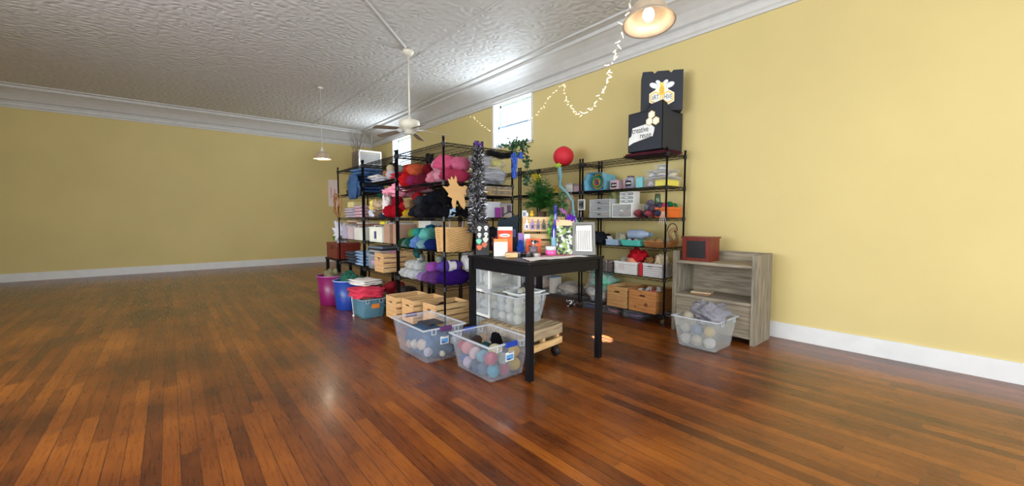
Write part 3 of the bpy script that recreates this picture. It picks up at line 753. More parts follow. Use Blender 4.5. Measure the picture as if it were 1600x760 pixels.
# ------------------------------------------------------------------ string of lights
def bez(p0, p1, p2, n): return [p0*(1-q)**2 + p1*2*q*(1-q) + p2*q*q for q in (i/n for i in range(n+1))]
V = Vector
A0, A1, A2, A3 = V((2.62, 1.75, 3.6)), V((2.62, 1.83, 2.97)), V((2.85, 2.1, 2.80)), V((5.27, 4.92, 3.71))
def smooth(pts, n=5):
    out = []; P = [V(q) for q in pts]
    for i in range(len(P)-1):
        a, b_, c, d = P[max(i-1, 0)], P[i], P[i+1], P[min(i+2, len(P)-1)]
        for k in range(n): q = k/n; out.append(0.5*((2*b_)+(c-a)*q+(2*a-5*b_+4*c-d)*q*q+(3*b_-a-3*c+d)*q**3))
    return out + [P[-1]]
path = smooth([(2.62, 1.75, 3.6), (2.55, 1.66, 3.2), (2.56, 1.74, 2.92), (2.75, 1.98, 2.73), (2.95, 2.19, 2.69), (3.2, 2.43, 2.67), (3.55, 2.78, 2.67), (4.0, 3.27, 2.71), (4.4, 3.78, 2.82), (4.75, 4.26, 3.06), (5.05, 4.64, 3.37), (5.28, 4.91, 3.69)])
path2 = smooth([(5.28, 4.91, 3.69), (5.31, 5.25, 3.54), (5.31, 5.58, 3.34), (5.31, 5.93, 3.17), (5.31, 6.31, 3.09), (5.31, 6.9, 3.18), (5.31, 7.35, 3.43), (5.31, 7.77, 3.7)])
t = thing('string_lights', 'string of small warm lights swagged from the lamp to the long wall', 'lights', (0, 0, 0))
b = B(); b.tube(path, 0.0022, 5); b.tube(path2, 0.0022, 5); b.done('wire', paint((225, 220, 205)), t)
m_mini = mat('lit_mini_bulb', (1.0, 0.80, 0.55, 1), 0.3, var=0, emit=2.2)
b = B(); b.cyl((0, 0, 0), (0, 0, 0.016), 0.0045, 0.005, n=6); b.cyl((0, 0, 0.016), (0, 0, 0.044), 0.0048, 0.0015, n=6); mb = b.mesh('bulb', m_mini)
allp = []
for pp, n in ((path, 64), (path2, 34)):
    for i in range(n):
        q = (i+0.5)/n*(len(pp)-1); k = int(q); allp.append(pp[k].lerp(pp[k+1], q-k))
for p_ in allp: link('bulb', mb, t, loc=p_ + V((rnd.uniform(-.012,.012), rnd.uniform(-.012,.012), rnd.uniform(-.02,.005))), rot=(rnd.uniform(0, 6), rnd.uniform(0, 6), 0))

# ------------------------------------------------------------------ wall heater and air grille by the far corner
t = thing('unit_heater', 'grey louvred heater box with a white front frame on the far wall corner', 'heater', (4.42, 12.35, 2.62))
w_, d_, h_ = 0.70, 0.62, 0.80
B().b2(0.01, 0.02, 0.01, w_-0.01, d_, h_-0.01).done('housing', paint((140, 132, 118)), t)
b = B(); f_ = 0.04; b.b2(0, 0, 0, f_, 0.03, h_); b.b2(w_-f_, 0, 0, w_, 0.03, h_); b.b2(f_, 0, 0, w_-f_, 0.03, f_); b.b2(f_, 0, h_-f_, w_-f_, 0.03, h_); b.b2(f_, 0, h_/2-0.015, w_-f_, 0.028, h_/2+0.015); b.done('front_frame', m_trim, t)
b = B()
for i in range(16): b.box((w_/2, 0.012, 0.06+i*0.041), (w_-2*f_, 0.028, 0.006), (0.5, 0, 0))
b.done('louvre', paint((150, 156, 168)), t)
b = B()
for i in range(9): b.b2(-0.004, 0.05, 0.06+i*0.075, 0.012, d_-0.03, 0.085+i*0.075)
b.done('side_grille', paint((116, 108, 98)), t)
b = B(); b.cyl((0.1, 0.5, h_), (0.1, 0.5, CZ-2.62), 0.008, n=6); b.cyl((w_-0.1, 0.5, h_), (w_-0.1, 0.5, CZ-2.62), 0.008, n=6); b.done('hanger', chrome, t)

# ------------------------------------------------------------------ crates on the lowest shelf
crate('slatted pine crate nearest the black table, dark red yarn in it', (2.28, 4.06, LV[0]+0.004), 0, group=None)
crate('empty slatted pine crate, middle one of three on the lowest shelf', (2.20, 4.46, LV[0]+0.004), 0, group=None)
crate('empty slatted pine crate at the denim end of three on the lowest shelf', (2.13, 4.79, LV[0]+0.004), 0, group=None, W=0.29)
for i, (dx, dy, c_, lb) in enumerate(((0.10, 0.10, (74, 20, 34), 'maroon yarn ball at the open end of the nearest pine crate'), (0.20, 0.18, (66, 22, 40), 'maroon yarn ball in the middle of the nearest pine crate'), (0.34, 0.12, (120, 98, 92), 'taupe yarn ball at the back of the nearest pine crate'))):
    ball(lb, (2.28+dx, 4.06+dy, LV[0]+0.21), 0.065, c_)
crate('pine crate with blue stamped writing standing beside white yarn at knee height', (2.30, 5.56, 0.604), 0, W=0.31, H=0.27, group=None)
heap('pink and grey printed scarves lying in the pine crate', (2.5, 5.715, 0.62), (0.36, 0.24, 0.26), cloth((176, 112, 138)), name='scarf_heap', seed=12, cat='scarf')
crate('solid-ended pine crate by the teal bag on the right shelf bottom', (4.78, 3.24, 0.129), 0, W=0.32, H=0.29, group=None, me_=wood('pine_gold', C(206, 160, 104), C(172, 122, 70), axis=1), knots=False)
crate('orange-toned pine crate with a big knot, heaped with ribbon', (4.78, 2.80, 0.129), 0, W=0.40, H=0.29, group=None, me_=wood('pine_orange', C(200, 140, 82), C(164, 100, 52), axis=1), mp=wood('pine_orange_x', C(200, 140, 82), C(164, 100, 52), axis=0), knots=True, solid=True)

# ------------------------------------------------------------------ bins on the floor
purple_h = paint((84, 40, 96)); blue_h = paint((28, 60, 160))
clear_bin('clear storage bin with purple latch, few yarn balls and a dark cloth', (1.985, 3.70, 0), 0.36, 0.60, 0.46, 0.70, 0.34, 0, purple_h, group=None)
clear_bin('clear storage bin with blue latch, full of coloured yarn by the table leg', (2.18, 2.91, 0), 0.37, 0.52, 0.46, 0.60, 0.325, 0, blue_h, group=None)
# contents of the purple-latched bin
heap('slate blue cloth packed against the side of the purple-latched bin', (2.0, 3.69, 0.016), (0.33, 0.56, 0.25), cloth((60, 84, 112)), amp=0.05, p=0.5, name='slate_cloth', seed=3)
b = B(); b.box((0, 0, 0.1), (0.012, 0.40, 0.22)); b.box((0.10, 0.1, 0.209), (0.19, 0.19, 0.010))
tag(b.done('grey_board', paint((60, 62, 72))), 'dark grey board standing in the purple-latched bin', 'board', None, (1.99, 3.72, 0.07))
for (x, y, z, r, c_, lb) in ((1.84, 3.60, 0.15, 0.055, (226, 208, 196), 'cream yarn ball by the aisle side of the purple-latched bin'),
    (1.83, 3.72, 0.13, 0.05, (222, 216, 214), 'white yarn ball beside the cream one in the purple-latched bin'),
    (1.85, 3.86, 0.10, 0.05, (214, 190, 176), 'beige yarn ball at the far end of the purple-latched bin'),
    (1.855, 3.51, 0.10, 0.045, (200, 196, 214), 'pale lilac yarn ball low in the purple-latched bin'),
    (2.11, 3.475, 0.17, 0.038, (222, 222, 212), 'small white yarn ball on the label side of the purple-latched bin'),
    (1.98, 3.462, 0.07, 0.030, (226, 222, 205), 'tiny cream yarn ball at the bottom of the purple-latched bin')):
    ball(lb, (x, y-0.06, z), r, c_, 'yarn in the purple-latched bin')
# contents of the blue-latched bin
g = 'yarn in the blue-latched bin'
for (x, y, z, r, c_, lb) in (
    (2.04, 2.735, 0.185, 0.058, (186, 60, 84), 'raspberry yarn ball at the front corner of the blue-latched bin'),
    (2.06, 2.73, 0.075, 0.056, (60, 156, 186), 'turquoise yarn ball under the raspberry one in the blue-latched bin'),
    (2.17, 2.725, 0.065, 0.050, (178, 66, 86), 'dull red yarn ball at the bottom of the blue-latched bin'),
    (2.17, 2.73, 0.16, 0.05, (206, 222, 214), 'pale mint yarn ball under the blue latch'),
    (2.29, 2.735, 0.085, 0.062, (230, 196, 92), 'yellow yarn ball low in the blue-latched bin'),
    (2.295, 2.735, 0.195, 0.052, (226, 186, 98), 'golden yarn ball above the yellow one in the blue-latched bin'),
    (2.03, 2.85, 0.07, 0.055, (86, 112, 140), 'slate blue yarn ball on the aisle side of the blue-latched bin'),
    (2.03, 2.86, 0.18, 0.055, (120, 170, 196), 'light blue yarn ball on the aisle side of the blue-latched bin'),
    (2.03, 2.97, 0.06, 0.055, (74, 88, 120), 'navy grey yarn ball low along the aisle side of the blue-latched bin'),
    (2.03, 2.98, 0.18, 0.055, (228, 196, 206), 'blush yarn ball along the aisle side of the blue-latched bin'),
    (2.03, 3.09, 0.07, 0.055, (214, 196, 220), 'lilac white yarn ball along the aisle side of the blue-latched bin'),
    (2.03, 3.10, 0.20, 0.060, (226, 150, 150), 'salmon yarn ball near the far end of the blue-latched bin'),
    (2.04, 3.17, 0.09, 0.045, (66, 96, 170), 'royal blue yarn ball at the far end of the blue-latched bin'),
    (2.02, 3.19, 0.21, 0.042, (196, 50, 66), 'red yarn ball at the far end of the blue-latched bin'),
    (2.17, 2.86, 0.20, 0.062, (232, 220, 178), 'cream yarn ball on top in the blue-latched bin'),
    (2.16, 3.00, 0.19, 0.060, (44, 88, 92), 'dark teal yarn ball on top in the blue-latched bin'),
    (2.30, 2.87, 0.10, 0.06, (110, 110, 130), 'grey yarn ball beneath the black one in the blue-latched bin'),
    (2.16, 3.12, 0.22, 0.050, (222, 214, 170), 'ecru yarn ball at the back of the blue-latched bin'),
    (2.30, 3.02, 0.10, 0.06, (90, 90, 96), 'charcoal yarn ball at the bottom of the blue-latched bin'),
    (2.29, 3.13, 0.10, 0.06, (60, 74, 70), 'forest green yarn ball at the back of the blue-latched bin'),
    (2.17, 2.96, 0.07, 0.06, (110, 96, 120), 'mauve yarn ball at the bottom of the blue-latched bin'),
    (2.17, 3.11, 0.08, 0.06, (120, 130, 120), 'sage yarn ball at the bottom of the blue-latched bin'),
    (2.10, 3.05, 0.27, 0.045, (70, 56, 50), 'brown speckled yarn ball topmost at the back of the blue-latched bin')):
    ball(lb, (x+0.012, 2.91+(y-2.95)*0.9, z), r, c_, g)
skein('black yarn skein standing upright in the blue-latched bin', (2.28, 2.93, 0.24), 0.18, 0.048, (16, 16, 22), 0, PI/2-0.2, g)

# ------------------------------------------------------------------ pallet dolly with white bin, drawer cart
t = thing('pallet_dolly', 'low weathered wooden pallet dolly on black casters under the table', 'dolly', (2.98, 2.76, 0), math.radians(188))
W_, D_ = 0.50, 0.66
def pb(x0, y0, z0, x1, y1, z1, nm, m): B().b2(x0, -y0, z0, x1, -y1, z1).done(nm, m, t)
pb(0, 0, 0.235, W_, 0.022, 0.335, 'side_board', pal_wood); pb(0, D_-0.022, 0.235, W_, D_, 0.335, 'side_board', pal_wood)
pb(0, 0.022, 0.235, 0.022, D_-0.022, 0.335, 'side_board', pal_wood); pb(W_-0.022, 0.022, 0.235, W_, D_-0.022, 0.335, 'side_board', pal_wood)
pb(0, 0, 0.135, W_, 0.022, 0.195, 'runner', pine); pb(0, D_-0.022, 0.135, W_, D_, 0.195, 'runner', pine)
pb(0, 0.022, 0.135, 0.022, D_-0.022, 0.195, 'runner', pine)
for i in range(7): pb(0.024, 0.03+i*0.088, 0.325, W_-0.024, 0.03+i*0.088+0.07, 0.338, 'deck_board', pal_wood)
for x in (0.022, W_/2, W_-0.06):
    for y in (0.023, D_-0.06): pb(x, y, 0.13, x+0.04, y+0.037, 0.325, 'block', pine)
pb(0.02, 0.02, 0.120, W_-0.02, D_-0.02, 0.135, 'base_board', pal_wood)
for (x, y) in ((0.05, 0.045), (W_-0.06, 0.045), (0.05, D_-0.06), (W_-0.06, D_-0.06)):
    b = B(); b.b2(x-0.025, -y-0.025, 0.112, x+0.025, -y+0.025, 0.120); b.b2(x-0.020, -y-0.018, 0.04, x-0.016, -y+0.018, 0.115); b.b2(x+0.016, -y-0.018, 0.04, x+0.020, -y+0.018, 0.115); c_ = b.done('caster', chrome, t)
    b = B(); b.cyl((x-0.014, -y, 0.048), (x+0.014, -y, 0.048), 0.048, n=22); b.done('wheel', rubber, c_, True)
m_milk = mat('milky_bin_plastic', C(214, 220, 222), 0.25, var=0.02, alpha=0.17)
wb = clear_bin('milky clear bin of white yarn balls standing on the pallet dolly', (2.675, 3.135, 0.339), 0.33, 0.45, 0.42, 0.54, 0.29, 0, None, m=m_milk, label_side=False, group=None)
k = 0
for z in (0.055, 0.15, 0.225):
    for x in (-0.105, 0.0, 0.105):
        for y in (-0.165, -0.055, 0.055, 0.165):
            k += 1
            ball('white yarn ball packed in the milky bin on the pallet dolly' if k != 9 and k != 29 else ('grey yarn ball packed among white ones in the milky bin' if k == 9 else 'pale yellow yarn ball packed among white ones in the milky bin'),
                 (2.675+x*(1+z*0.5)+rnd.uniform(-.008,.008), 3.135+y*(1+z*0.35)+rnd.uniform(-.008,.008), 0.339+z), 0.050, (rnd.choice(((232,232,226),(228,226,206),(222,228,232))) if k not in (9, 29) else ((150,150,158) if k == 9 else (228, 216, 160))), 'white yarn in the milky bin')
t = basket('shallow clear tray of small white knits set in the top of the milky bin', (2.70, 3.02, 0.615), 0.30, 0.20, 0.035, (226, 230, 232), 0, 1.15, 'solid', 'plastic_tray', 'tray')
for i, (x, y) in enumerate(((2.62, 2.99), (2.69, 3.03), (2.76, 2.98), (2.72, 3.07))):
    ball(('white knitted ball in the clear tray, first from the drawer side', 'cream knitted ball in the middle of the clear tray', 'white knitted ball by the table leg end of the clear tray', 'black and white knitted ball in the clear tray')[i], (x, y, 0.655), 0.032, ((236,232,222),(230,222,196),(238,236,230),(60,60,64))[i], 'knits in the clear tray')
# drawer cart
t = thing('plastic_drawer_cart', 'white plastic drawer cart standing behind the milky bin under the table', 'drawers', (2.60, 3.46, 0))
cw, cd, ch_ = 0.44, 0.36, 0.86; b = B()
for x in (0, cw-0.028):
    for y in (0, cd-0.028): b.b2(x, y, 0, x+0.028, y+0.028, ch_-0.03)
for z in (0.03, 0.30, 0.57, ch_-0.03): b.b2(0.001, 0.001, z, cw-0.001, cd-0.001, z+0.03)
b.done('frame', white_pl, t)
for i, z in enumerate((0.065, 0.335, 0.605)):
    d = B(); d.b2(0.03, 0.006, z, cw-0.03, 0.010, z+0.22); d.b2(0.006, 0.03, z, 0.010, cd-0.03, z+0.22); d.b2(cw-0.010, 0.03, z, cw-0.006, cd-0.03, z+0.22); dd = d.done('drawer', frost2, t)
    q = B(); q.rbox((cw/2, -0.004, z+0.17), (0.12, 0.02, 0.03), 0.008); q.done('handle', white_pl, dd)
    q = B(); q.blob((cw/2, cd/2, z+0.09), (0.16, 0.12, 0.08), nu=20, nv=12, disp=wob(i+70, 0.15)); q.done('contents', cloth(((186,184,178), (160,170,176), (196,190,182))[i]), dd, True)
# right hand bin of knitting by the grey cabinet
clear_bin('white translucent bin of wool on the floor by the grey wood cabinet', (4.40, 1.99, 0), 0.40, 0.40, 0.50, 0.48, 0.33, 0, None, m=m_milk, label_side=False, group=None)
for i, (x, y, z, r, c_, lb) in enumerate(((4.25, 2.12, 0.08, 0.06, (226,222,214), 'white wool ball low at the cabinet end of the white bin'), (4.25, 2.0, 0.08, 0.06, (220,206,180), 'beige wool ball low in the white bin'), (4.25, 1.87, 0.08, 0.06, (224,220,212), 'white wool ball low at the open end of the white bin'),
    (4.24, 2.12, 0.20, 0.055, (206,196,176), 'oatmeal wool ball halfway up the white bin'), (4.24, 2.0, 0.20, 0.058, (120,140,170), 'dusty blue wool ball halfway up the white bin'), (4.24, 1.87, 0.20, 0.058, (222,190,110), 'mustard wool ball halfway up the white bin'),
    (4.27, 2.10, 0.325, 0.065, (230,220,196), 'cream wool ball on top at the cabinet end of the white bin'), (4.40, 1.99, 0.20, 0.07, (150,146,140), 'grey wool ball in the heart of the white bin'), (4.53, 2.08, 0.20, 0.07, (200,196,190), 'pale grey wool ball at the back of the white bin'))):
    ball(lb, (x, y, z), r, c_, 'wool in the white bin')
heap('grey and white knitted blanket heaped in the top of the white bin', (4.36, 1.92, 0.26), (0.30, 0.30, 0.22), cloth((126, 124, 132)), name='knitted_blanket', cat='blanket', seed=22, amp=0.16)
# blue clear bin with cloth, blue and purple tubs
clear_bin('blue-tinted clear bin on the floor overflowing with folded cloth', (2.12, 5.68, 0), 0.30, 0.38, 0.35, 0.46, 0.27, 0, None, m=mat('blue_tinted_plastic', C(120, 178, 200), 0.25, var=0.02, alpha=0.28), label_side=False, group=None)
b = B(); b.box((0, 0, 0), (0.11, 0.002, 0.06)); tag(b.done('orange_sticker', paint((222, 130, 50))), 'orange sticker on the end of the blue-tinted bin', 'sticker', None, (2.14, 5.458, 0.17), (-0.10, 0, 0))
heap('slate grey fabric filling the blue-tinted bin', (2.12, 5.68, 0.016), (0.28, 0.36, 0.22), cloth((84, 108, 124)), p=0.5, amp=0.05, seed=31)
fold('brown and white floral cloth folded on the blue-tinted bin', (2.12, 5.68, 0.275), (0.40, 0.46, 0.07), (132, 116, 98), 0.1, n=3)
heap('coral red cloth draped over the floral cloth', (2.08, 5.62, 0.29), (0.42, 0.44, 0.13), cloth((206, 58, 82)), name='coral_cloth', seed=34, amp=0.10, p=0.6)
fold('white cloth with red edge folded on top of the coral cloth', (2.16, 5.86, 0.42), (0.36, 0.40, 0.08), (228, 222, 216), 0.25, n=3)
# the hanging edge of the coral cloth's lace
b = B(); b.tube([(0,0,0.34), (-0.01, 0.005, 0.25), (0, 0, 0.12), (0.008, 0, 0.03)], [0.012, 0.006, 0.005, 0.008], 6); b.blob((0.008, 0, 0.02), (0.018, 0.018, 0.02), nu=8, nv=6)
tag(b.done('white_tassel', cloth((220, 214, 206)), None, True), 'white tassel hanging from the floral cloth to the floor', 'tassel', None, (1.92, 5.72, 0))
def tub(label, loc, r, H, rgb, rim):
    t = thing('round_tub', label, 'tub', loc); n = 36
    b = B(); b.lathe([(0.001, 0), (r*0.80, 0), (r*0.84, 0.01), (r, H), (r*0.975, H), (r*0.82, 0.016), (0.001, 0.012)], n=n); b.done('body', paint(rgb, 0.35), t, True)
    b = B(); b.tube([(math.cos(a)*r*1.01, math.sin(a)*r*1.01, H) for a in (2*PI*i/32 for i in range(32))], 0.010, 6, True); b.done('rim', paint(rim, 0.35), t, True)
tub('royal blue round plastic tub on the floor beside the coral cloth', (2.07, 6.33, 0), 0.22, 0.44, (28, 62, 150), (150, 170, 220))
tub('magenta round plastic tub on the floor behind the blue tub', (2.0, 6.86, 0), 0.24, 0.46, (126, 22, 86), (170, 90, 150))
heap('dark green cloth sticking out of the blue tub', (2.07, 6.33, 0.03), (0.30, 0.30, 0.50), cloth((40, 92, 74)), seed=41, name='green_cloth')
heap('olive and brown cloth filling the magenta tub', (2.0, 6.86, 0.03), (0.36, 0.36, 0.50), cloth((120, 112, 84)), seed=43, name='olive_cloth')

# ------------------------------------------------------------------ grey cabinet at the edge, red box on it
t = thing('weathered_cabinet', 'grey weathered wood cabinet with an open upper bay', 'cabinet', (4.75, 1.62, 0))
gl, gd = 0.94, 0.46
B().b2(0, gl-0.045, 0, gd, gl, 0.98).done('side_panel', grey_wood, t); B().b2(0, 0, 0, gd, 0.045, 0.98).done('side_panel', grey_wood, t)
gwy = wood('weathered_wood_y', C(168, 156, 136), C(112, 102, 88), axis=1, scale=7, rough=0.8)
B().b2(-0.012, 0.045, 0.835, gd, gl-0.045, 0.865).done('top_board', gwy, t); B().b2(-0.02, 0.045, 0.43, gd, gl-0.045, 0.46).done('middle_board', gwy, t)
B().b2(0.02, 0.045, 0.06, 0.04, gl-0.045, 0.43).done('front_panel', gwy, t); B().b2(gd-0.015, 0.045, 0.06, gd-0.002, gl-0.045, 0.98).done('back_panel', gwy, t)
t = thing('red_wooden_box', 'dark red wooden box with a black panel on the grey cabinet', 'box', (4.80, 2.14, 0.866))
rw, rd, rh = 0.33, 0.26, 0.27; red_w = wood('red_stained_wood', C(128, 42, 26), C(88, 24, 16), axis=2, rough=0.4)
b = B(); b.b2(0, 0, 0, rd, rw, 0.035); b.b2(0, 0, rh-0.03, rd, rw, rh); b.b2(0.0, 0, 0.035, rd, 0.05, rh-0.03); b.b2(0.0, rw-0.05, 0.035, rd, rw, rh-0.03); b.b2(rd-0.02, 0.05, 0.035, rd, rw-0.05, rh-0.03); b.b2(-0.015, -0.012, rh, rd+0.01, rw+0.012, rh+0.018); b.done('case', red_w, t)
B().b2(0.012, 0.05, 0.035, 0.02, rw-0.05, rh-0.03).done('panel', paint((30, 26, 30)), t)
for i, (c_, lb) in enumerate((((150, 110, 80), 'brown booklet lowest in the grey cabinet bay'), ((190, 170, 140), 'tan booklet on top in the grey cabinet bay'))):
    b = B(); b.rbox((0, 0, 0.008), (0.16, 0.22, 0.016), 0.003); tag(b.done('booklet', paint(c_)), lb, 'booklet', None, (4.90, 2.26, 0.462+i*0.018), 0.2*i)

# ------------------------------------------------------------------ yarn shelves: top row (reds and pinks)
g = 'yarn on the upper shelf'
z = LV[4] + 0.005
for a in ((2.50, 4.33, z+.075, .32, .078, (236,140,160), 0, 'pink yarn skein low on the upper shelf, fourth from the dark tinsel'),
    (2.50, 4.17, z+.078, .32, .080, (240,166,184), .1, 'pale pink yarn skein low on the upper shelf, third from the dark tinsel'),
    (2.52, 4.01, z+.076, .36, .076, (196,60,96), -.1, 'deep rose yarn skein at the end of the upper shelf, lowest'),
    (2.50, 4.26, z+.20, .28, .072, (244,176,196), .2, 'palest pink yarn skein heaped above the pink ones'),
    (2.46, 4.09, z+.22, .30, .082, (232,96,138), -.2, 'hot pink yarn skein on top beside the shelf end post'),
    (2.60, 4.01, z+.21, .30, .076, (236,120,156), .3, 'bubblegum pink yarn skein topmost near the tinsel'),
    (2.64, 4.14, z+.20, .28, .070, (206,84,120), 1.2, 'raspberry pink yarn skein behind the hot pink one'),
    (2.50, 4.49, z+.068, .34, .070, (110,22,44), 0, 'burgundy yarn skein low beside the pinks'),
    (2.50, 4.63, z+.070, .34, .072, (134,30,60), 0, 'wine red yarn skein low between burgundy and magenta'),
    (2.46, 4.52, z+.185, .34, .066, (122,14,30), 1.1, 'dark red yarn skein lying slanted over the burgundy ones'),
    (2.44, 4.77, z+.068, .30, .070, (164,40,92), 0, 'magenta yarn skein under the orange one'),
    (2.44, 4.75, z+.195, .30, .072, (226,104,64), .15, 'coral orange yarn skein on the upper shelf'),
    (2.58, 4.62, z+.205, .28, .062, (232,160,96), 1.2, 'peach yarn skein behind the coral orange one'),
    (2.43, 4.95, z+.080, .30, .086, (214,26,28), 0, 'bright red yarn skein low by the shelf joint'),
    (2.46, 4.94, z+.215, .28, .070, (222,44,36), .4, 'scarlet yarn skein on top of the bright red one')):
    x, y, zz_, l, r, c_, rz, lb = a; skein(lb, (x, y, zz_), l, r, c_, rz, 0, g)
heap('dark wine cloth under the yarn, hanging at the edge of the upper shelf', (2.36, 4.66, 1.70), (0.05, 0.56, 0.075), cloth((70, 10, 24)), name='wine_cloth', seed=61, amp=0.2)
fold('crimson folded cloth at the end of the high middle shelf', (2.50, 5.26, 1.905), (0.36, 0.24, 0.09), (176, 30, 54), 0.1, n=2)
g = 'things on the high middle shelf'
fold('pale grey folded blanket on the high middle shelf', (2.52, 5.86, 1.905), (0.38, 0.46, 0.07), (196, 194, 204), 0, n=2, group=g)
fold('white folded sheet topping the grey blanket', (2.52, 6.06, 1.977), (0.34, 0.34, 0.045), (214, 208, 204), 0.1, n=2, group=g)
for (x, y, zz_, r, c_, lb) in ((2.42, 5.52, 1.985, .075, (226,216,222), 'white and pink yarn ball beside the crimson cloth'), (2.50, 5.40, 2.055, .062, (160,172,160), 'grey green yarn ball above the crimson cloth'), (2.44, 5.58, 2.08, .055, (236,214,170), 'cream yarn ball topping the white and pink one'), (2.42, 5.70, 2.02, .045, (190,124,84), 'terracotta yarn ball on the pale grey blanket')):
    ball(lb, (x, y, zz_), r, c_, g)
# denim
g = 'denim on the high far shelf'
for i, (dz, dy, c_) in enumerate(((0, 0, (52, 84, 130)), (0.10, .03, (70, 104, 150)), (0.20, -.03, (44, 72, 116)), (0.30, .02, (84, 116, 158)))):
    fold(('lowest', 'second', 'third', 'topmost')[i] + ' folded blue denim in the pile on the high far shelf', (2.54, 6.72+dy, 1.785+dz), (0.40, 0.62-0.05*i, 0.098), c_, 0.05*i, g, n=2)
heap('blue jeans hanging down over the front edge of the high far shelf', (2.27, 6.62, 1.68), (0.08, 0.42, 0.36), cloth((58, 88, 128)), name='hanging_jeans', cat='jeans', seed=66, amp=0.12, p=0.7)

# shelf at eye height
g = 'yarn on the eye-level shelf'
z = LV[3] + 0.005
for a in ((2.44, 4.98, z+.055, .20, .052, (232,200,30), 0, 'bright yellow yarn skein low on the eye-level shelf'),
    (2.44, 4.85, z+.065, .24, .062, (214,160,54), 0, 'gold yarn skein beside the bright yellow one'),
    (2.42, 4.90, z+.165, .26, .062, (184,150,104), .5, 'tan yarn skein resting on the gold one'),
    (2.44, 5.01, z+.155, .28, .058, (196,16,34), .1, 'red yarn skein above the bright yellow one'),
    (2.50, 4.88, z+.265, .36, .056, (206,24,40), 1.35, 'long red yarn skein across the tan one'),
    (2.46, 4.72, z+.075, .32, .074, (30,30,42), 0, 'charcoal navy yarn skein next to the gold one'),
    (2.46, 4.57, z+.080, .32, .080, (42,42,48), 0, 'dark grey yarn skein low on the eye-level shelf'),
    (2.46, 4.66, z+.205, .28, .068, (64,66,74), .4, 'grey yarn skein heaped over the charcoal one'),
    (2.48, 4.40, z+.082, .34, .082, (14,14,22), 0, 'black yarn skein in the middle of the black yarn pile'),
    (2.50, 4.46, z+.225, .30, .072, (18,20,34), .2, 'blue black yarn skein high on the black yarn pile'),
    (2.50, 4.28, z+.225, .34, .080, (14,16,28), -.1, 'black yarn skein high on the pile behind the post'),
    (2.50, 4.23, z+.080, .34, .080, (18,18,26), 0, 'black yarn skein low behind the post'),
    (2.50, 4.08, z+.215, .32, .074, (12,12,18), .15, 'black yarn skein heaped behind the tan cut-out')):
    x, y, zz_, l, r, c_, rz, lb = a; skein(lb, (x, y, zz_), l, r, c_, rz, 0, g)
skein('black yarn skein with a pale blue paper band at the shelf end', (2.47, 4.05, z+.070), .26, .068, (14,14,20), 0, 0, g, band=(168, 196, 220))
skein('black yarn skein with a grey paper band beside the tinsel', (2.68, 4.00, z+.062), .17, .060, (16,16,22), 0, 0, g, band=(170, 172, 180))
fold('pale pink folded fleece high on the eye-level shelf by the joint', (2.50, 4.90, 1.712), (0.34, 0.30, 0.05), (236, 178, 192), 0, n=1, group=g)
z = LV2[3] + 0.005
skein('red yarn skein lying across the eye-level shelf beyond the joint', (2.40, 5.30, z+.080), .30, .082, (200,10,34), 1.4, 0, g)
skein('crimson yarn skein farther along beside the white knit', (2.44, 5.48, z+.085), .30, .086, (190,14,40), 0, 0, g)
skein('cherry red yarn skein on top of the other reds beyond the joint', (2.44, 5.38, z+.225), .34, .070, (176,20,50), 1.3, 0, g)
heap('pink ruffled fleece heaped on the reds beyond the joint', (2.48, 5.38, z+.285), (0.36, 0.48, 0.17), cloth((232, 150, 172)), name='pink_fleece', seed=71, amp=0.13)
heap('white and pink knit standing between the reds and the beige hat', (2.40, 5.64, z), (0.12, 0.10, 0.34), cloth((222, 214, 210)), name='white_knit', cat='knit', seed=72, amp=0.15)
heap('beige straw hat lying on the eye-level shelf', (2.44, 5.86, z+.10), (0.26, 0.24, 0.17), cloth((176, 152, 124)), name='straw_hat', cat='hat', seed=73, amp=0.08)
heap('brown fabric bundle beneath the straw hat', (2.44, 5.84, z), (0.30, 0.30, 0.11), cloth((112, 88, 70)), seed=74)
fold('navy folded cloth low beside the white knit', (2.42, 5.67, z-0.0), (0.26, 0.16, 0.05), (34, 56, 84), 0, n=2)
fold('dark green cloth wad up against the underside of the high shelf', (2.44, 5.80, z+.29), (0.2, 0.16, 0.06), (24, 72, 58), 0, n=2)
heap('yellow crocheted flower ball by the far joint', (2.40, 6.12, z+.12), (0.12, 0.13, 0.14), cloth((222, 198, 110)), name='crochet_ball', cat='toy', seed=75)
heap('white printed pouch under the yellow crocheted ball', (2.42, 6.14, z), (0.16, 0.22, 0.12), cloth((206, 208, 216)), name='printed_pouch', cat='pouch', seed=76)
fold('dusty pink paper pack upright on the eye-level shelf beyond the far joint', (2.45, 6.60, z), (0.30, 0.40, 0.20), (206, 172, 180), 0, n=4)
fold('pale lilac paper pack on the eye-level shelf near the hoops', (2.45, 7.02, z), (0.30, 0.34, 0.17), (190, 178, 190), 0.1, n=4)
b = B(); b.rbox((0, 0, 0.045), (0.18, 0.22, 0.09), 0.006); b.box((-0.0, 0, 0.0915), (0.10, 0.14, 0.003)); tag(b.done('cardboard_box', paint((214, 200, 140))), 'small yellow cardboard box on the lilac paper pack', 'box', None, (2.42, 6.96, z+.172), 0.1)

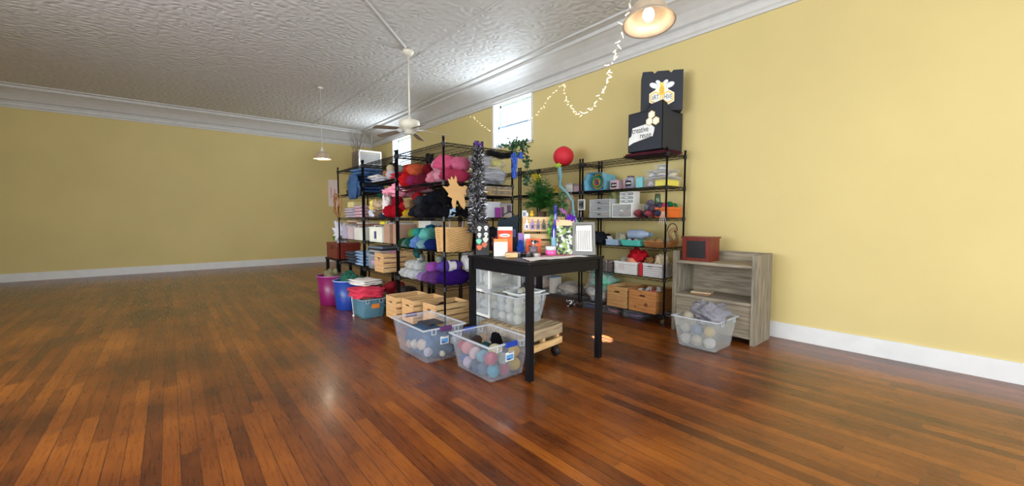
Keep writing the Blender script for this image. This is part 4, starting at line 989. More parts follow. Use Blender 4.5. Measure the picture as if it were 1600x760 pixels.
# shelf at chest height
g = 'yarn on the chest-high shelf'; z = LV[2] + 0.005
for a in ((2.46, 4.36, z+.065, .30, .064, (22,44,116), .1, 'navy yarn skein by the big basket'),
    (2.44, 4.46, z+.185, .34, .078, (116,212,200), .45, 'aqua yarn skein lying over the navy one'),
    (2.44, 4.52, z+.060, .28, .058, (150,196,206), 0, 'pale blue yarn skein under the aqua one'),
    (2.44, 4.66, z+.080, .30, .080, (108,148,216), -.2, 'periwinkle blue yarn skein at the middle of the shelf'),
    (2.52, 4.60, z+.230, .34, .068, (20,104,140), 1.2, 'petrol blue yarn skein on top at the back'),
    (2.46, 4.76, z+.200, .20, .055, (64,186,180), .3, 'turquoise yarn skein between petrol blue and green'),
    (2.44, 4.82, z+.070, .28, .070, (22,98,84), 0, 'spruce green yarn skein beside the periwinkle one'),
    (2.42, 4.92, z+.060, .26, .055, (120,140,128), 0, 'mottled grey green yarn skein'),
    (2.42, 5.02, z+.060, .26, .058, (18,78,44), 0, 'dark green yarn skein by the shelf joint'),
    (2.46, 4.94, z+.180, .30, .062, (116,168,84), 1.3, 'leaf green yarn skein lying over the darker greens')):
    x, y, zz_, l, r, c_, rz, lb = a; skein(lb if len(lb.split()) > 4 else lb + ' on the chest-high shelf', (x, y, zz_), l, r, c_, rz, 0, g)
heap('dark teal cloth hanging below the periwinkle yarn', (2.35, 4.64, .88), (0.05, 0.14, 0.13), cloth((20, 70, 72)), name='teal_cloth', seed=81)
basket('tall woven wicker basket at the end of the chest-high shelf', (2.55, 4.075, z), 0.36, 0.25, 0.27, (206, 166, 112), 0, 1.13)
for i, (x, y, h, c_, lb) in enumerate(((2.42, 4.05, .38, (150, 110, 90), 'rolled brown paper'), (2.50, 4.08, .36, (190, 160, 140), 'rolled tan paper'), (2.60, 4.04, .34, (120, 60, 60), 'rolled maroon paper'), (2.66, 4.10, .35, (200, 190, 170), 'rolled cream paper'))):
    b = B(); b.cyl((0, 0, 0.03), (0.02*(i-1.5), 0, h), 0.014, n=10); tag(b.done('paper_roll', paint(c_), None, True), lb + ' sticking out of the tall wicker basket', 'paper roll', 'rolls in the tall basket', (x, y, z))
def filebox(label, loc, d, rgb, name='file_box', lid=None, cat='box', group=None, rotz=0):
    t = thing(name, label, cat, loc, rotz, group); x, y, h = d; e = 0.005
    b = B(); b.b2(0, 0, 0, x, y, e); b.b2(0, 0, e, e, y, h); b.b2(x-e, 0, e, x, y, h); b.b2(e, 0, e, x-e, e, h); b.b2(e, y-e, e, x-e, y, h); b.done('box_body', paint(rgb), t)
    if lid: b = B(); b.rbox((x/2, y/2, h+0.008), (x+0.012, y+0.012, 0.018), 0.005); b.done('lid', paint(lid), t)
    else:
        n = max(3, int(y/0.03)); cc = ((220,214,204), (190,170,160), (150,150,160), (206,196,150), (120,90,90))
        for i in range(min(n, 8)): b = B(); b.b2(0.02, 0.012+i*(y-0.02)/min(n, 8), e+0.001, x-0.02, 0.012+i*(y-0.02)/min(n, 8)+(y-0.02)/min(n, 8)*0.6, h+0.01+0.03*((i*7) % 3)/3); b.done('paper', paint(cc[i % 5]), t)
    return t
filebox('white cardboard file box behind the green yarn', (2.60, 4.72, z), (.15, .34, .33), (216, 214, 204), lid=(226, 224, 216))
filebox('white box of patterns behind the blue yarn', (2.60, 4.36, z), (.15, .34, .27), (198, 196, 190))
z = LV2[2] + 0.005
t = filebox('white plastic basket with a blue tag on the chest-high shelf', (2.34, 5.68, z), (.32, .48, .22), (232, 230, 216), name='storage_basket', cat='basket')
b = B()
for i in range(12): b.b2(-0.004, 0.02+i*0.038, 0.03, 0, 0.026+i*0.038, 0.20)
b.b2(-0.006, -0.006, 0.208, 0.326, 0.486, 0.222) if False else b.b2(-0.008, -0.006, 0.205, 0, 0.486, 0.222)
b.done('ribs', paint((236, 234, 222)), t); b = B(); b.b2(-0.008, 0.20, 0.05, -0.004, 0.27, 0.16); b.done('tag', paint((70, 80, 120)), t, label='blue printed tag')
b = B(); b.rbox((0, 0, 0.02), (0.1, 0.16, 0.04), 0.006); tag(b.done('notepad', paint((232, 214, 60))), 'yellow notepad on top of the papers in the tagged basket', 'notepad', None, (2.44, 5.80, z+.262))
filebox('white plastic basket without tag beyond the far joint', (2.34, 6.40, z), (.32, .42, .20), (226, 226, 214), name='storage_basket', cat='basket')
filebox('brown magazine file with a picture, at the shelf joint', (2.34, 5.15, z), (.28, .16, .27), (170, 132, 112), name='magazine_file', cat='file')
filebox('brown magazine file next to the tagged basket', (2.34, 5.42, z), (.28, .18, .27), (176, 140, 116), name='magazine_file', cat='file')
filebox('pink and white patterned file box near the hoops', (2.34, 6.90, z), (.30, .24, .21), (214, 190, 196))
filebox('lavender patterned file box nearest the far post', (2.34, 7.20, z), (.30, .24, .22), (190, 184, 206))
g = 'papers stacked over the file boxes'
for i, (y, dz, c_, lb) in enumerate(((6.55, .235, (160, 110, 84), 'brown paper pad lying on the untagged basket'), (6.60, .262, (216, 206, 196), 'white paper pad on the brown one'), (6.98, .26, (120, 84, 70), 'dark brown pad over the patterned file box'), (7.02, .288, (200, 180, 160), 'tan pad topping the dark brown one'))):
    b = B(); b.rbox((0, 0, 0.012), (0.26, 0.34-0.02*i, 0.024), 0.004); tag(b.done('paper_pad', paint(c_)), lb, 'paper', g, (2.49, y, z+dz), 0.12*(i-1))
# knee height: white and purple yarn
g = 'yarn on the knee-high shelf'; z = LV[1] + 0.005
for a in ((2.42, 5.00, z+.060, .26, .060, (226,228,226), 0, 'white yarn skein low by the shelf joint'),
    (2.42, 4.87, z+.062, .26, .062, (234,234,232), 0, 'white yarn skein low, second from the joint'),
    (2.42, 4.74, z+.060, .26, .060, (228,230,236), 0, 'cool white yarn skein low, third from the joint'),
    (2.44, 4.61, z+.058, .26, .058, (222,224,232), 0, 'bluish white yarn skein low beside the lilac one'),
    (2.46, 4.94, z+.165, .26, .056, (230,230,222), .2, 'white yarn skein in the second layer by the joint'),
    (2.46, 4.81, z+.170, .26, .058, (238,238,234), -.1, 'bright white yarn skein in the second layer'),
    (2.46, 4.68, z+.162, .26, .055, (224,228,228), .1, 'white yarn skein in the second layer next to lilac'),
    (2.50, 4.80, z+.255, .24, .048, (216,218,210), .9, 'off white yarn skein crowning the white pile'),
    (2.42, 4.50, z+.060, .26, .058, (176,140,206), 0, 'lilac yarn skein between white and plum'),
    (2.42, 4.38, z+.068, .26, .066, (122,76,140), 0, 'plum yarn skein low in the purple pile'),
    (2.42, 4.24, z+.070, .26, .070, (104,58,128), 0, 'dark plum yarn skein by the shelf post'),
    (2.54, 4.08, z+.080, .42, .084, (60,16,128), 0, 'big deep purple yarn skein at the shelf end'),
    (2.44, 4.34, z+.185, .24, .056, (194,96,204), .1, 'orchid pink yarn skein above the plum ones'),
    (2.52, 4.22, z+.205, .30, .060, (84,72,200), .9, 'blue violet yarn skein on top of the purple pile'),
    (2.54, 4.36, z+.265, .24, .050, (172,182,174), .7, 'grey green yarn skein crowning the purple pile')):
    x, y, zz_, l, r, c_, rz, lb = a; skein(lb, (x, y, zz_), l, r, c_, rz, 0, g)
skein('violet yarn skein with a white paper band on the deep purple one', (2.50, 4.10, z+.215), .34, .064, (116,82,196), .05, 0, g, band=(232, 230, 236))
bag('white crinkled plastic bag behind the purple yarn', (2.70, 4.02, z+.17), (.10, .18, .22), seed=91, m=mat('white_film', C(222, 222, 226), 0.3, alpha=0.8))
heap('dark brown cloth bundled on the lowest shelf behind the crates', (2.56, 5.35, .105), (0.36, 0.36, 0.30), cloth((46, 36, 36)), seed=93)
heap('dark red cloth on the lowest shelf beside the brown bundle', (2.50, 5.72, .105), (0.36, 0.30, 0.33), cloth((120, 20, 30)), seed=94)
z = LV2[1] + 0.005
clear_bin('small milky bin of craft paper next to the stamped crate', (2.52, 6.10, z), .34, .34, .36, .36, .22, 0, None, m=m_milk, label_side=False, group=None)
heap('pink tissue showing inside the small milky bin', (2.52, 6.08, z+.012), (0.30, 0.30, 0.16), cloth((196, 150, 190)), name='pink_tissue', cat='paper', seed=95)
g = 'magazines lying flat on the milky bin'
for i, (c_, lb) in enumerate((((60, 66, 84), 'dark blue magazine lowest on the milky bin'), ((180, 176, 170), 'grey magazine second in the flat pile'), ((40, 44, 50), 'black magazine third in the flat pile'), ((110, 120, 134), 'slate magazine topmost in the flat pile'))):
    b = B(); b.rbox((0, 0, 0.014), (0.30, 0.40, 0.028), 0.004); tag(b.done('magazine', paint(c_)), lb, 'magazine', g, (2.52, 6.06, z+.228+i*.030), 0.08*(i-1))
fold('light blue and white folded linens on the far knee-high shelf', (2.52, 6.66, z), (0.36, 0.38, 0.24), (150, 176, 206), 0, n=5)
fold('dark folded linens on the far knee-high shelf near the red chest', (2.52, 7.16, z), (0.36, 0.38, 0.20), (70, 76, 88), 0, n=4)
fold('brown folded fabric on the far lowest shelf', (2.52, 6.66, .106), (0.36, 0.5, 0.26), (126, 112, 92), 0, n=4)
fold('green folded fabric on the far lowest shelf behind the magenta tub', (2.52, 7.20, .106), (0.36, 0.4, 0.24), (96, 120, 96), 0, n=4)
# hoops, grass plant, twigs
t = thing('wooden_hoops', 'wooden quilting hoops hung together on the far shelf post', 'hoop', (2.27, 7.36, 1.60))
for (ry, rz_, a, dx) in ((.17, .19, 0.15, -.01), (.14, .20, -0.45, -.03), (.10, .13, 0.6, -.045)):
    b = B(); b.tube([(dx + 0.05*math.sin(q)*math.sin(a), ry*math.cos(q), rz_*math.sin(q)) for q in (2*PI*i/40 for i in range(40))], 0.012, 6, True); b.done('hoop', wood('hoop_wood', C(178, 128, 78), C(136, 90, 50), axis=1), t, True)
def frond_plant(label, loc, n, length, spread, rgb, pot=None, leafw=0.012, up=0.6, seed=5, name='fern_plant', droop=1.0, pinn=16, cat='plant', pl=0.05):
    t = thing(name, label, cat, loc); rr = random.Random(seed); b = B()
    for i in range(n):
        a = rr.uniform(0, 2*PI); el = rr.uniform(0.15, 1.45); L_ = length*rr.uniform(0.65, 1.0)
        d = V((math.cos(a), math.sin(a), 0)); side = V((-d.y, d.x, 0)); prev = V((0, 0, 0.02)); th = el*up + 0.35
        for k in range(pinn):
            st = L_/pinn; th -= 0.10*droop*rr.uniform(.6, 1.3)
            nx = prev + d*math.cos(th)*st*spread + V((0, 0, math.sin(th)*st))
            wv = pl*math.sin(PI*(k+1.2)/(pinn+1.5))
            b.add([prev+side*.0012, prev-side*.0012, nx-side*.001, nx+side*.001], [(0, 1, 2, 3)])
            for s_ in (-1, 1):
                q = side*s_; tip = prev + q*wv + d*wv*0.45 + V((0, 0, rr.uniform(-.3, .15)*wv)); e_ = d*leafw*0.5
                b.add([prev-e_*0.6, prev+q*wv*0.5-e_+d*wv*.2, tip, prev+q*wv*0.5+e_+d*wv*.2], [(0, 1, 2, 3)])
            prev = nx
    b.done('foliage', rgb, t)
    if pot:
        r, h = pot; b = B(); b.lathe([(0.001, -h), (r*.75, -h), (r, 0), (r*.93, 0), (r*.9, -.02), (0.001, -.02)], n=22); b.done('pot', paint((70, 52, 40)), t, True)
    return t
def leafmat(rgb): return mat('leaf_%02x%02x%02x' % rgb, C(*rgb), 0.5, var=0.3, scale=18, spec=0.4)
frond_plant('small green grass plant near the denim on the far shelf', (2.42, 7.24, 1.86), 40, .20, .8, leafmat((88, 136, 58)), (0.06, 0.075), pl=0.016, seed=8, name='grass_plant', pinn=8)
t = thing('dried_twigs', 'tall bare twigs fanning out of a dark vase on the far top shelf', 'twigs', (2.55, 7.25, 2.204)); b = B(); rr = random.Random(4)
for i in range(18):
    a = rr.uniform(0, 2*PI); sp = rr.uniform(.10, .40); p_ = [V((math.cos(a)*.02, math.sin(a)*.02, .05))]
    for k in range(1, 7): q = k/6; p_.append(V((math.cos(a)*sp*q**1.1 + rr.uniform(-.012, .012), math.sin(a)*sp*q**1.1 + rr.uniform(-.012, .012), .05 + (0.74-sp*0.4)*q*rr.uniform(.96, 1.02))))
    b.tube(p_, [.0026*(1-k/9) for k in range(7)], 4)
    for k in (3, 4, 5): e_ = p_[k] + V((rr.uniform(-.06, .06), rr.uniform(-.06, .06), rr.uniform(.03, .09))); b.tube([p_[k], e_], .0015, 4)
b.done('twig_stems', paint((92, 74, 62)), t)
b = B(); b.lathe([(0.001, 0), (.03, 0), (.04, .03), (.024, .07), (.028, .08), (.022, .08), (.016, .06), (.001, .02)], n=20); b.done('vase', paint((40, 36, 40)), t, True)
# poster on the far wall, chest on table
t = thing('wall_poster', 'pale pink poster pinned on the far yellow wall', 'poster', (3.92, YF-0.006, 1.76)); B().b2(0, 0, 0, .28, .004, .84).done('sheet', paint((240, 222, 222)), t)
b = B(); b.b2(.07, -.002, .25, .09, .0, .6); b.b2(.13, -.002, .30, .20, .0, .33); b.b2(.18, -.002, .12, .20, .0, .55); b.done('drawing', paint((214, 120, 140)), t)
t = thing('chest_table', 'low black table carrying the red chest at the end of the shelves', 'table', (2.30, 7.66, 0)); B().b2(0, 0, .60, .5, .7, .63).done('tabletop', blkp, t)
for (x, y) in ((.01, .01), (.44, .01), (.01, .64), (.44, .64)): B().b2(x, y, 0, x+.05, y+.05, .60).done('leg', blkp, t)
t = thing('wooden_chest', 'dark red wooden chest on the low black table past the shelves', 'chest', (2.33, 7.70, .631)); b = B(); b.b2(0, 0, 0, .42, .62, .22); b.b2(-.006, .0, 0, 0, .03, .22); b.b2(-.006, .59, 0, 0, .62, .22); b.done('body', red_w, t)
b = B(); b.rbox((.21, .31, .255), (.44, .64, .07), .012); b.done('lid', red_w, t); b = B(); b.b2(-.014, .27, .17, -.004, .35, .24); b.done('latch', paint((60, 50, 40)), t)
heap('green felt cloth on the red chest', (2.50, 8.12, .923), (.2, .22, .2), cloth((108, 140, 60)), name='green_felt', seed=99)
heap('crumpled white paper on the red chest', (2.46, 7.86, .923), (.22, .24, .34), mat('crumpled_paper', C(214, 210, 220), .8), name='crumpled_paper', cat='paper', seed=98, amp=.2)

# ------------------------------------------------------------------ between the rows: tinsel, cut-out, bags, ivy
t = thing('tinsel_garland', 'black and silver tinsel garland hanging down the shelf end', 'garland', (2.69, 3.80, 1.22)); b = B(); rr = random.Random(9)
for i in range(8000):
    q = rr.random(); zq = q*1.0; R_ = 0.135 - 0.07*q*q + 0.010*math.sin(q*18); a = rr.uniform(0, 2*PI); r0 = R_*rr.uniform(.15, .75)
    p_ = V((r0*math.cos(a), r0*math.sin(a)*0.6, zq)); d = V((math.cos(a)+rr.uniform(-.6, .6), math.sin(a)*.6+rr.uniform(-.6, .6), rr.uniform(-.7, .7))).normalized()*R_*rr.uniform(.22, .36)
    s_ = d.cross(V((rr.uniform(-1, 1), rr.uniform(-1, 1), rr.uniform(-1, 1)))).normalized()*.0032
    b.cur = 0 if rr.random() < .66 else 1; b.quad(p_-s_, p_+s_, p_+d+s_*.6, p_+d-s_*.6)
b.done('tinsel_strands', [paint((16, 16, 20), .3), mat('silver_foil', C(226, 226, 232), .25, metal=.6)], t)
B().cyl((0, 0, 0), (0, 0, 1.02), .006, n=6).done('cord', black_ink, t)
heap('purple bow tied at the top of the tinsel garland', (2.70, 3.815, 2.16), (.09, .07, .07), paint((92, 40, 140)), name='purple_bow', cat='bow', seed=101, amp=.25)
leafpl = [(-.105,.02),(-.14,.055),(-.085,.05),(-.06,.07),(-.085,.13),(-.055,.12),(-.045,.155),(-.02,.12),(.0,.165),(.012,.13),(.01,.10),(.035,.065),(.075,.06),(.10,.075),(.13,.06),(.105,.02),(.12,-.02),(.085,-.015),(.095,-.06),(.105,-.12),(.09,-.165),(.055,-.135),(.025,-.08),(.005,-.075),(-.005,-.155),(-.03,-.15),(-.045,-.10),(-.035,-.06),(-.085,-.04),(-.075,-.015)]
b = B(); b.prism(leafpl, -.008, (0, 0, 0), (1, 0, 0), (0, 0, 1)); b.v = [(x*1.2-.02, y, z_*1.12) for x, y, z_ in b.v]; tag(b.done('leaf_cutout', mat('kraft_board', C(206, 162, 108), .8, var=.05)), 'tan jagged leaf-shaped board cut-out hung on the shelf end', 'cut-out', None, (2.46, 3.86, 1.66))
white_film = MC['white_film']; grey_film = mat('grey_film', C(176, 178, 188), .3, var=.1, alpha=.72)
z = LV[5]
t = thing('fur_garland', 'black fluffy garland tied under the top shelf beside the ivy', 'garland', (MX, 3.86, 2.13)); b = B(); rr = random.Random(19)
for i in range(1500):
    q = rr.random(); a = rr.uniform(0, 2*PI); p_ = V((.02+q*.42, 0, .01*math.sin(q*9))); d = V((rr.uniform(-.5, .5), math.cos(a)*.6, math.sin(a))).normalized()*rr.uniform(.025, .048); s_ = d.cross(V((1, .3, .2))).normalized()*.003
    b.quad(p_-s_, p_+s_, p_+d+s_*.4, p_+d-s_*.4)
b.done('fur_strands', black_ink, t)
B().cyl((0, 0, 0), (.457, 0, 0), .006, n=6).done('cord', black_ink, t)
z = 1.785
bag('large grey translucent bag lying on the upper shelf under the ivy', (MX+.23, 4.15, z), (.50, .46, .20), grey_film, 0, 111, None, .10, (150, 150, 160))
bag('tall grey plastic bag standing behind the upper shelf post', (MX+.09, 4.10, z+.18), (.20, .30, .21), grey_film, 0, 112, None, .10, (170, 160, 160))
bag('clear bag holding a yellow hat, on top of the large grey bag', (MX+.31, 4.12, z+.185), (.26, .26, .18), film, 0, 113, None, .10)
heap('yellow felt hat inside the clear bag', (MX+.33, 4.10, z+.235), (.17, .16, .10), cloth((226, 212, 60)), name='felt_hat', cat='hat', seed=114, amp=.06)
t = thing('plank_box', 'grey plank box squeezed between two shelves under the bags', 'box', (MX+.02, 3.90, 1.646))
for i in range(4): b = B(); b.b2(0, 0, .003+i*.028, .42, .012, .028+i*.028); b.done('plank', grey_wood if i % 2 else pal_wood, t)
b = B(); b.b2(0, .012, 0, .42, .40, .008); b.b2(0, .012, .008, .01, .40, .11); b.b2(.41, .012, .008, .42, .40, .11); b.b2(.17, -.004, .0, .19, .0, .11); b.done('case', grey_wood, t)
ball('small yellow yarn ball in front of the grey plank box', (MX+.05, 3.873, 1.675), .026, (224, 190, 90))
z = LV[3]+.005
t = filebox('pale blue cardboard box on the shelf under the plank box', (MX+.01, 3.90, z), (.24, .34, .17), (206, 212, 228), lid=(214, 218, 232))
t = filebox('photo-covered box beside the pale blue box', (MX+.26, 3.90, z), (.18, .34, .155), (176, 170, 172), lid=(150, 160, 176))
b = B(); b.b2(.01, -.003, .02, .05, 0, .13); b.b2(.10, -.003, .06, .16, 0, .15); b.done('photo_print', paint((96, 76, 110)), t)
b = B(); b.rbox((0, 0, .06), (.085, .012, .12), .004); tag(b.done('purple_packet', paint((150, 50, 160))), 'purple packet leaning on the photo-covered box', 'packet', None, (MX+.20, 3.875, z))
g = 'records and magazines on the knee-high shelf'
z = LV[1]+.005
books(z, 3.905, MX+.02, [(.014, (170,170,172), 'grey record sleeve'), (.012, (190,60,80), 'red record sleeve'), (.014, (60,60,66), 'black record sleeve'), (.012, (210,206,196), 'cream record sleeve'), (.014, (70,120,90), 'green record sleeve'), (.012, (150,150,156), 'silver record sleeve'), (.014, (120,60,90), 'plum record sleeve'), (.013, (220,220,222), 'white record sleeve'), (.014, (50,60,80), 'navy record sleeve'), (.013, (200,170,120), 'tan record sleeve')], 'upright behind the black table leg', axis='x', group=g, h=.31, dep=.30, name='record_sleeve', cat='record')
heap('dark clothes heaped behind the drawer cart on the chest-high shelf', (MX+.22, 4.20, LV[2]+.005), (.40, .44, .26), cloth((44, 44, 56)), seed=121)
heap('brown cloth heaped on the lowest shelf behind the dolly', (MX+.22, 4.15, LV[0]+.005), (.40, .40, .22), cloth((80, 60, 52)), seed=122)

def ivy(b, path_pts, n, rr, size, spread=.05):
    for i in range(n):
        q = rr.random()*(len(path_pts)-1); k = int(q); c_ = path_pts[k].lerp(path_pts[min(k+1, len(path_pts)-1)], q-k) + V((rr.uniform(-spread, spread), rr.uniform(-spread, spread), rr.uniform(-spread, spread)))
        u = V((rr.uniform(-1, 1), rr.uniform(-1, 1), rr.uniform(-1, .3))).normalized(); s_ = u.cross(V((rr.uniform(-1, 1), rr.uniform(-1, 1), rr.uniform(-1, 1)))).normalized(); L_ = size*rr.uniform(.7, 1.2)
        b.add([c_, c_+u*L_*.3+s_*L_*.5, c_+u*L_*.55+s_*L_*.28, c_+u*L_, c_+u*L_*.55-s_*L_*.28, c_+u*L_*.3-s_*L_*.5], [(0, 1, 2, 3), (0, 3, 4, 5)])
t = thing('trailing_ivy', 'green ivy trailing over the top corner of the shelves', 'plant', (3.25, 3.82, 2.24)); b = B(); rr = random.Random(31)
pth = [V((-.06, 0, .0)), V((.02, 0, .07)), V((.10, -.02, .03)), V((.15, -.03, -.06)), V((.18, -.03, -.20)), V((.19, -.03, -.34)), V((.17, -.03, -.44))]
ivy(b, pth, 150, rr, .050, .045); ivy(b, [V((.08, 0, .04)), V((.15, -.01, .08)), V((.19, -.02, .13))], 28, rr, .045, .025); ivy(b, [V((.02, 0, 0)), V((.03, 0, -.14))], 36, rr, .045, .04); ivy(b, [V((-.25, .02, .0)), V((-.12, .02, .01))], 24, rr, .04, .02)
b.done('foliage', leafmat((46, 84, 52)), t); b = B(); b.tube(pth, .004, 5); b.tube([V((.08, 0, .04)), V((.15, -.01, .08)), V((.19, -.02, .13))], .003, 5); b.done('stem', paint((70, 70, 44)), t)
t = thing('blue_blossoms', 'cluster of blue wisteria blossoms hanging under the ivy', 'flowers', (3.24, 3.82, 2.16)); b = B()
for i in range(150):
    q = rr.random(); c_ = V((rr.uniform(-.035, .035)*(1-q*.6)+.01, rr.uniform(-.03, .03), -q*.30)); b.blob(tuple(c_), (.011, .011, .013), nu=6, nv=4)
for i in range(30): b.blob((.10+rr.uniform(-.03, .03), rr.uniform(-.03, .03), rr.uniform(-.05, .02)), (.013, .013, .013), nu=6, nv=4)
b.done('blossoms', mat('blue_petals', C(60, 96, 196), .7, var=.35, scale=30), t); b = B(); b.tube([(.0, 0, .06), (0, 0, -.30)], .003, 5); b.tube([(.0, 0, .06), (.10, 0, .0)], .003, 5); b.done('stem', paint((70, 90, 60)), t)

# ------------------------------------------------------------------ wall shelves, upper shelf
z = LV[4]+.005
t = thing('fabric_tote', 'light blue fabric tote lying on its side, open towards the aisle, hoops inside', 'bag', (4.84, 3.68, z))
b = B(); sh_ = [(.02, 0), (.36, 0), (.385, .14), (.31, .265), (.05, .255), (.0, .13)]; e = .006; cx_, cz_ = .19, .13
inn = [(cx_+(a-cx_)*.955, cz_+(c-cz_)*.94) for a, c in sh_]; m_ = len(sh_); D_ = .34
vs = [(0, a, c) for a, c in sh_] + [(D_, a*.9+.02, c*.92) for a, c in sh_] + [(0, a, c) for a, c in inn] + [(D_-.01, a*.9+.02, c*.9+.01) for a, c in inn]
fs = []
for i in range(m_): j = (i+1) % m_; fs += [(i, j, m_+j, m_+i), (2*m_+i, 3*m_+i, 3*m_+j, 2*m_+j), (i, 2*m_+i, 2*m_+j, j)]
fs += [[m_+i for i in range(m_)], [3*m_+i for i in range(m_)][::-1]]
b.add(vs, fs); b.done('tote_body', cloth((120, 184, 208)), t)
b = B(); b.tube([(-.004, a, c) for a, c in sh_], .006, 6, True); b.done('opening_hem', cloth((70, 130, 170)), t)
g = 'plastic rings in the blue tote'
for (r, dx, dy, dz, c_, lb) in ((.105, .07, -.01, 0, (196, 160, 40), 'largest mustard plastic ring'), (.080, .05, 0, 0, (30, 120, 70), 'green plastic ring inside the mustard ring'), (.058, .04, -.005, -.01, (150, 160, 50), 'olive plastic ring inside the green ring'), (.036, .035, -.02, -.02, (190, 50, 50), 'smallest red plastic ring')):
    b = B(); b.tube([(0, r*math.cos(q), r*math.sin(q)) for q in (2*PI*i/30 for i in range(30))], .009, 6, True); tag(b.done('plastic_ring', paint(c_, .35), None, True), lb + ' in the blue tote', 'ring', g, (4.84+dx, 3.86+dy, z+.135+dz-(.0)))
def jar(label, loc, r, h, body, lid, lab=None, group=None, name='plastic_jar', square=False):
    t = thing(name, label, 'jar', loc, 0, group); b = B()
    if square: b.rbox((0, 0, h/2), (2*r, 2*r*1.15, h), .008)
    else: b.lathe([(.001, 0), (r, 0), (r, h*.85), (r*.9, h), (.001, h)], n=20)
    b.done('body', body, t, not square)
    if lid: b = B(); b.cyl((0, 0, h+.0005), (0, 0, h+.018), r*.85, n=18); b.done('lid', lid, t)
    if lab: b = B(); b.b2(-r-.003, -r*.8, h*.2, -r-.0005, r*.8, h*.7); lo = b.done('label_patch', lab, t); b = B(); [b.b2(-r-.0045, -r*.7+k*r*.33, h*.38, -r-.003, -r*.7+k*r*.33+r*.2, h*.52) for k in range(4)]; b.done('printing', paper, lo)
    return t
tint = mat('pink_tinted_plastic', C(206, 176, 190), .25, alpha=.8); tint2 = mat('grey_tinted_plastic', C(150, 150, 166), .25, alpha=.85)
jar('clear pinkish tub with a black printed label next to the blue tote', (4.90, 3.52, z), .058, .13, tint, None, black_ink, square=True)
jar('clear tub with a pink side and no lid beside the printed tub', (4.95, 3.39, z), .045, .125, tint, paint((190, 180, 190)), None)
jar('dark-lidded plastic jar with a black printed label', (4.88, 3.27, z), .056, .15, tint2, paint((60, 50, 70)), black_ink)
b = B(); b.rbox((0, 0, .075), (.06, .10, .15), .01); tag(b.done('teal_packet', paint((120, 186, 190))), 'teal packet between the dark-lidded jar and the clear boxes', 'packet', None, (4.92, 3.15, z))
def cbox(label, loc, d, inner, rotz=0, band=None, group='clear craft boxes', name='clear_craft_box'):
    t = thing(name, label, 'box', loc, rotz, group); b = B(); b.rbox((0, 0, d[2]/2), (d[0], d[1], d[2]-.004), .01); b.done('shell', frost, t)
    b = B(); b.rbox((0, 0, d[2]-.002), (d[0]+.008, d[1]+.008, .012), .01); b.done('lid', rimm, t)
    b = B(); b.rbox((0, 0, d[2]*.38), (d[0]*.86, d[1]*.86, d[2]*.6), .01) if band else b.blob((0, 0, d[2]*.4), (d[0]*.42, d[1]*.42, d[2]*.34), nu=14, nv=8, disp=wob(int(d[1]*1000), .15)); b.done('contents', paint(inner), t, not band)
    return t
cbox('tall clear box of pale beads, lowest of the stack by the teal packet', (4.96, 3.00, z), (.16, .14, .12), (186, 176, 180))
cbox('clear box of white beads on the tall clear box', (4.98, 3.00, z+.13), (.15, .14, .09), (206, 204, 202))
cbox('clear box with a yellow card inside at the shelf end', (5.03, 2.82, z), (.32, .22, .125), (226, 212, 40), band=True)
cbox('clear box of grey buttons stacked over the yellow card box', (4.96, 2.86, z+.135), (.16, .14, .07), (196, 192, 190))
cbox('clear box of pale buttons at the back over the yellow card box', (5.14, 2.82, z+.135), (.14, .15, .09), (214, 200, 176))
cbox('topmost clear box of the stack at the shelf end', (4.97, 2.86, z+.215), (.15, .14, .07), (206, 206, 204))
# second unit upper shelf, seen above the fern
g = 'odds and ends under the red lantern'
for i, (y, w_, h, c_, lb) in enumerate(((4.25, .12, .12, (206,176,186), 'pink gift box'), (4.42, .13, .15, (226,222,220), 'white gift box'), (4.58, .10, .09, (150,170,110), 'green gift box'), (4.72, .12, .13, (196,160,60), 'gold gift box'), (4.90, .14, .10, (120,70,60), 'brown gift box'), (5.10, .14, .16, (190,190,200), 'silver gift box'))):
    t = thing('gift_box', lb + ' on the wall shelf under the red lantern', 'box', (4.96, y, z), .1*i, g); b = B(); b.rbox((0, 0, h*.4), (.14, w_, h*.8), .006); b.done('base', paint(c_), t); b = B(); b.rbox((0, 0, h*.88), (.148, w_+.008, h*.16), .006); b.done('lid', paint(tuple(int(q*.85) for q in c_)), t)
# red lantern and its streamer
t = thing('paper_lantern', 'round red paper lantern on the top wire shelf', 'lantern', (4.92, 4.56, 2.206)); b = B(); R_ = .165; pr_ = []
for j in range(49): a = -PI/2+PI*j/48; rr_ = R_*math.cos(a)*(1+.012*math.cos(j*PI)); pr_.append((max(rr_, .0005), R_ + R_*math.sin(a)*.96))
b.lathe(pr_, n=36); b.done('paper_globe', mat('red_paper', C(214, 34, 52), .6, var=.05), t, True)
b = B(); b.tube([(.04*math.cos(q), .04*math.sin(q), 2*R_-.008) for q in (2*PI*i/16 for i in range(16))], .004, 5, True); b.done('wire_ring', chrome, t)
t = thing('fabric_streamer', 'pale teal fabric streamer hanging from the shelf under the lantern', 'streamer', (4.77, 4.50, 2.18)); b = B()
pth = [V((0, 0, 0)), V((0, -.01, -.15)), V((-.01, -.03, -.30)), V((-.01, -.18, -.42)), V((0, -.28, -.55)), V((-.01, -.30, -.72)), V((0, -.36, -.86)), V((.0, -.46, -.93))]
b.tube(pth, [.030, .038, .034, .022, .020, .020, .022, .014], 8); b.done('cloth_tube', cloth((136, 180, 186)), t, True)
b = B(); b.blob((0, .04, .03), (.03, .07, .035), nu=12, nv=8, disp=wob(3, .2)); b.done('knot', cloth((176, 200, 70)), t, True)
heap('yellow paper flower hanging under the lantern', (4.76, 5.02, 1.98), (.08, .16, .14), cloth((222, 190, 50)), name='paper_flower', cat='flower', seed=131, amp=.2)
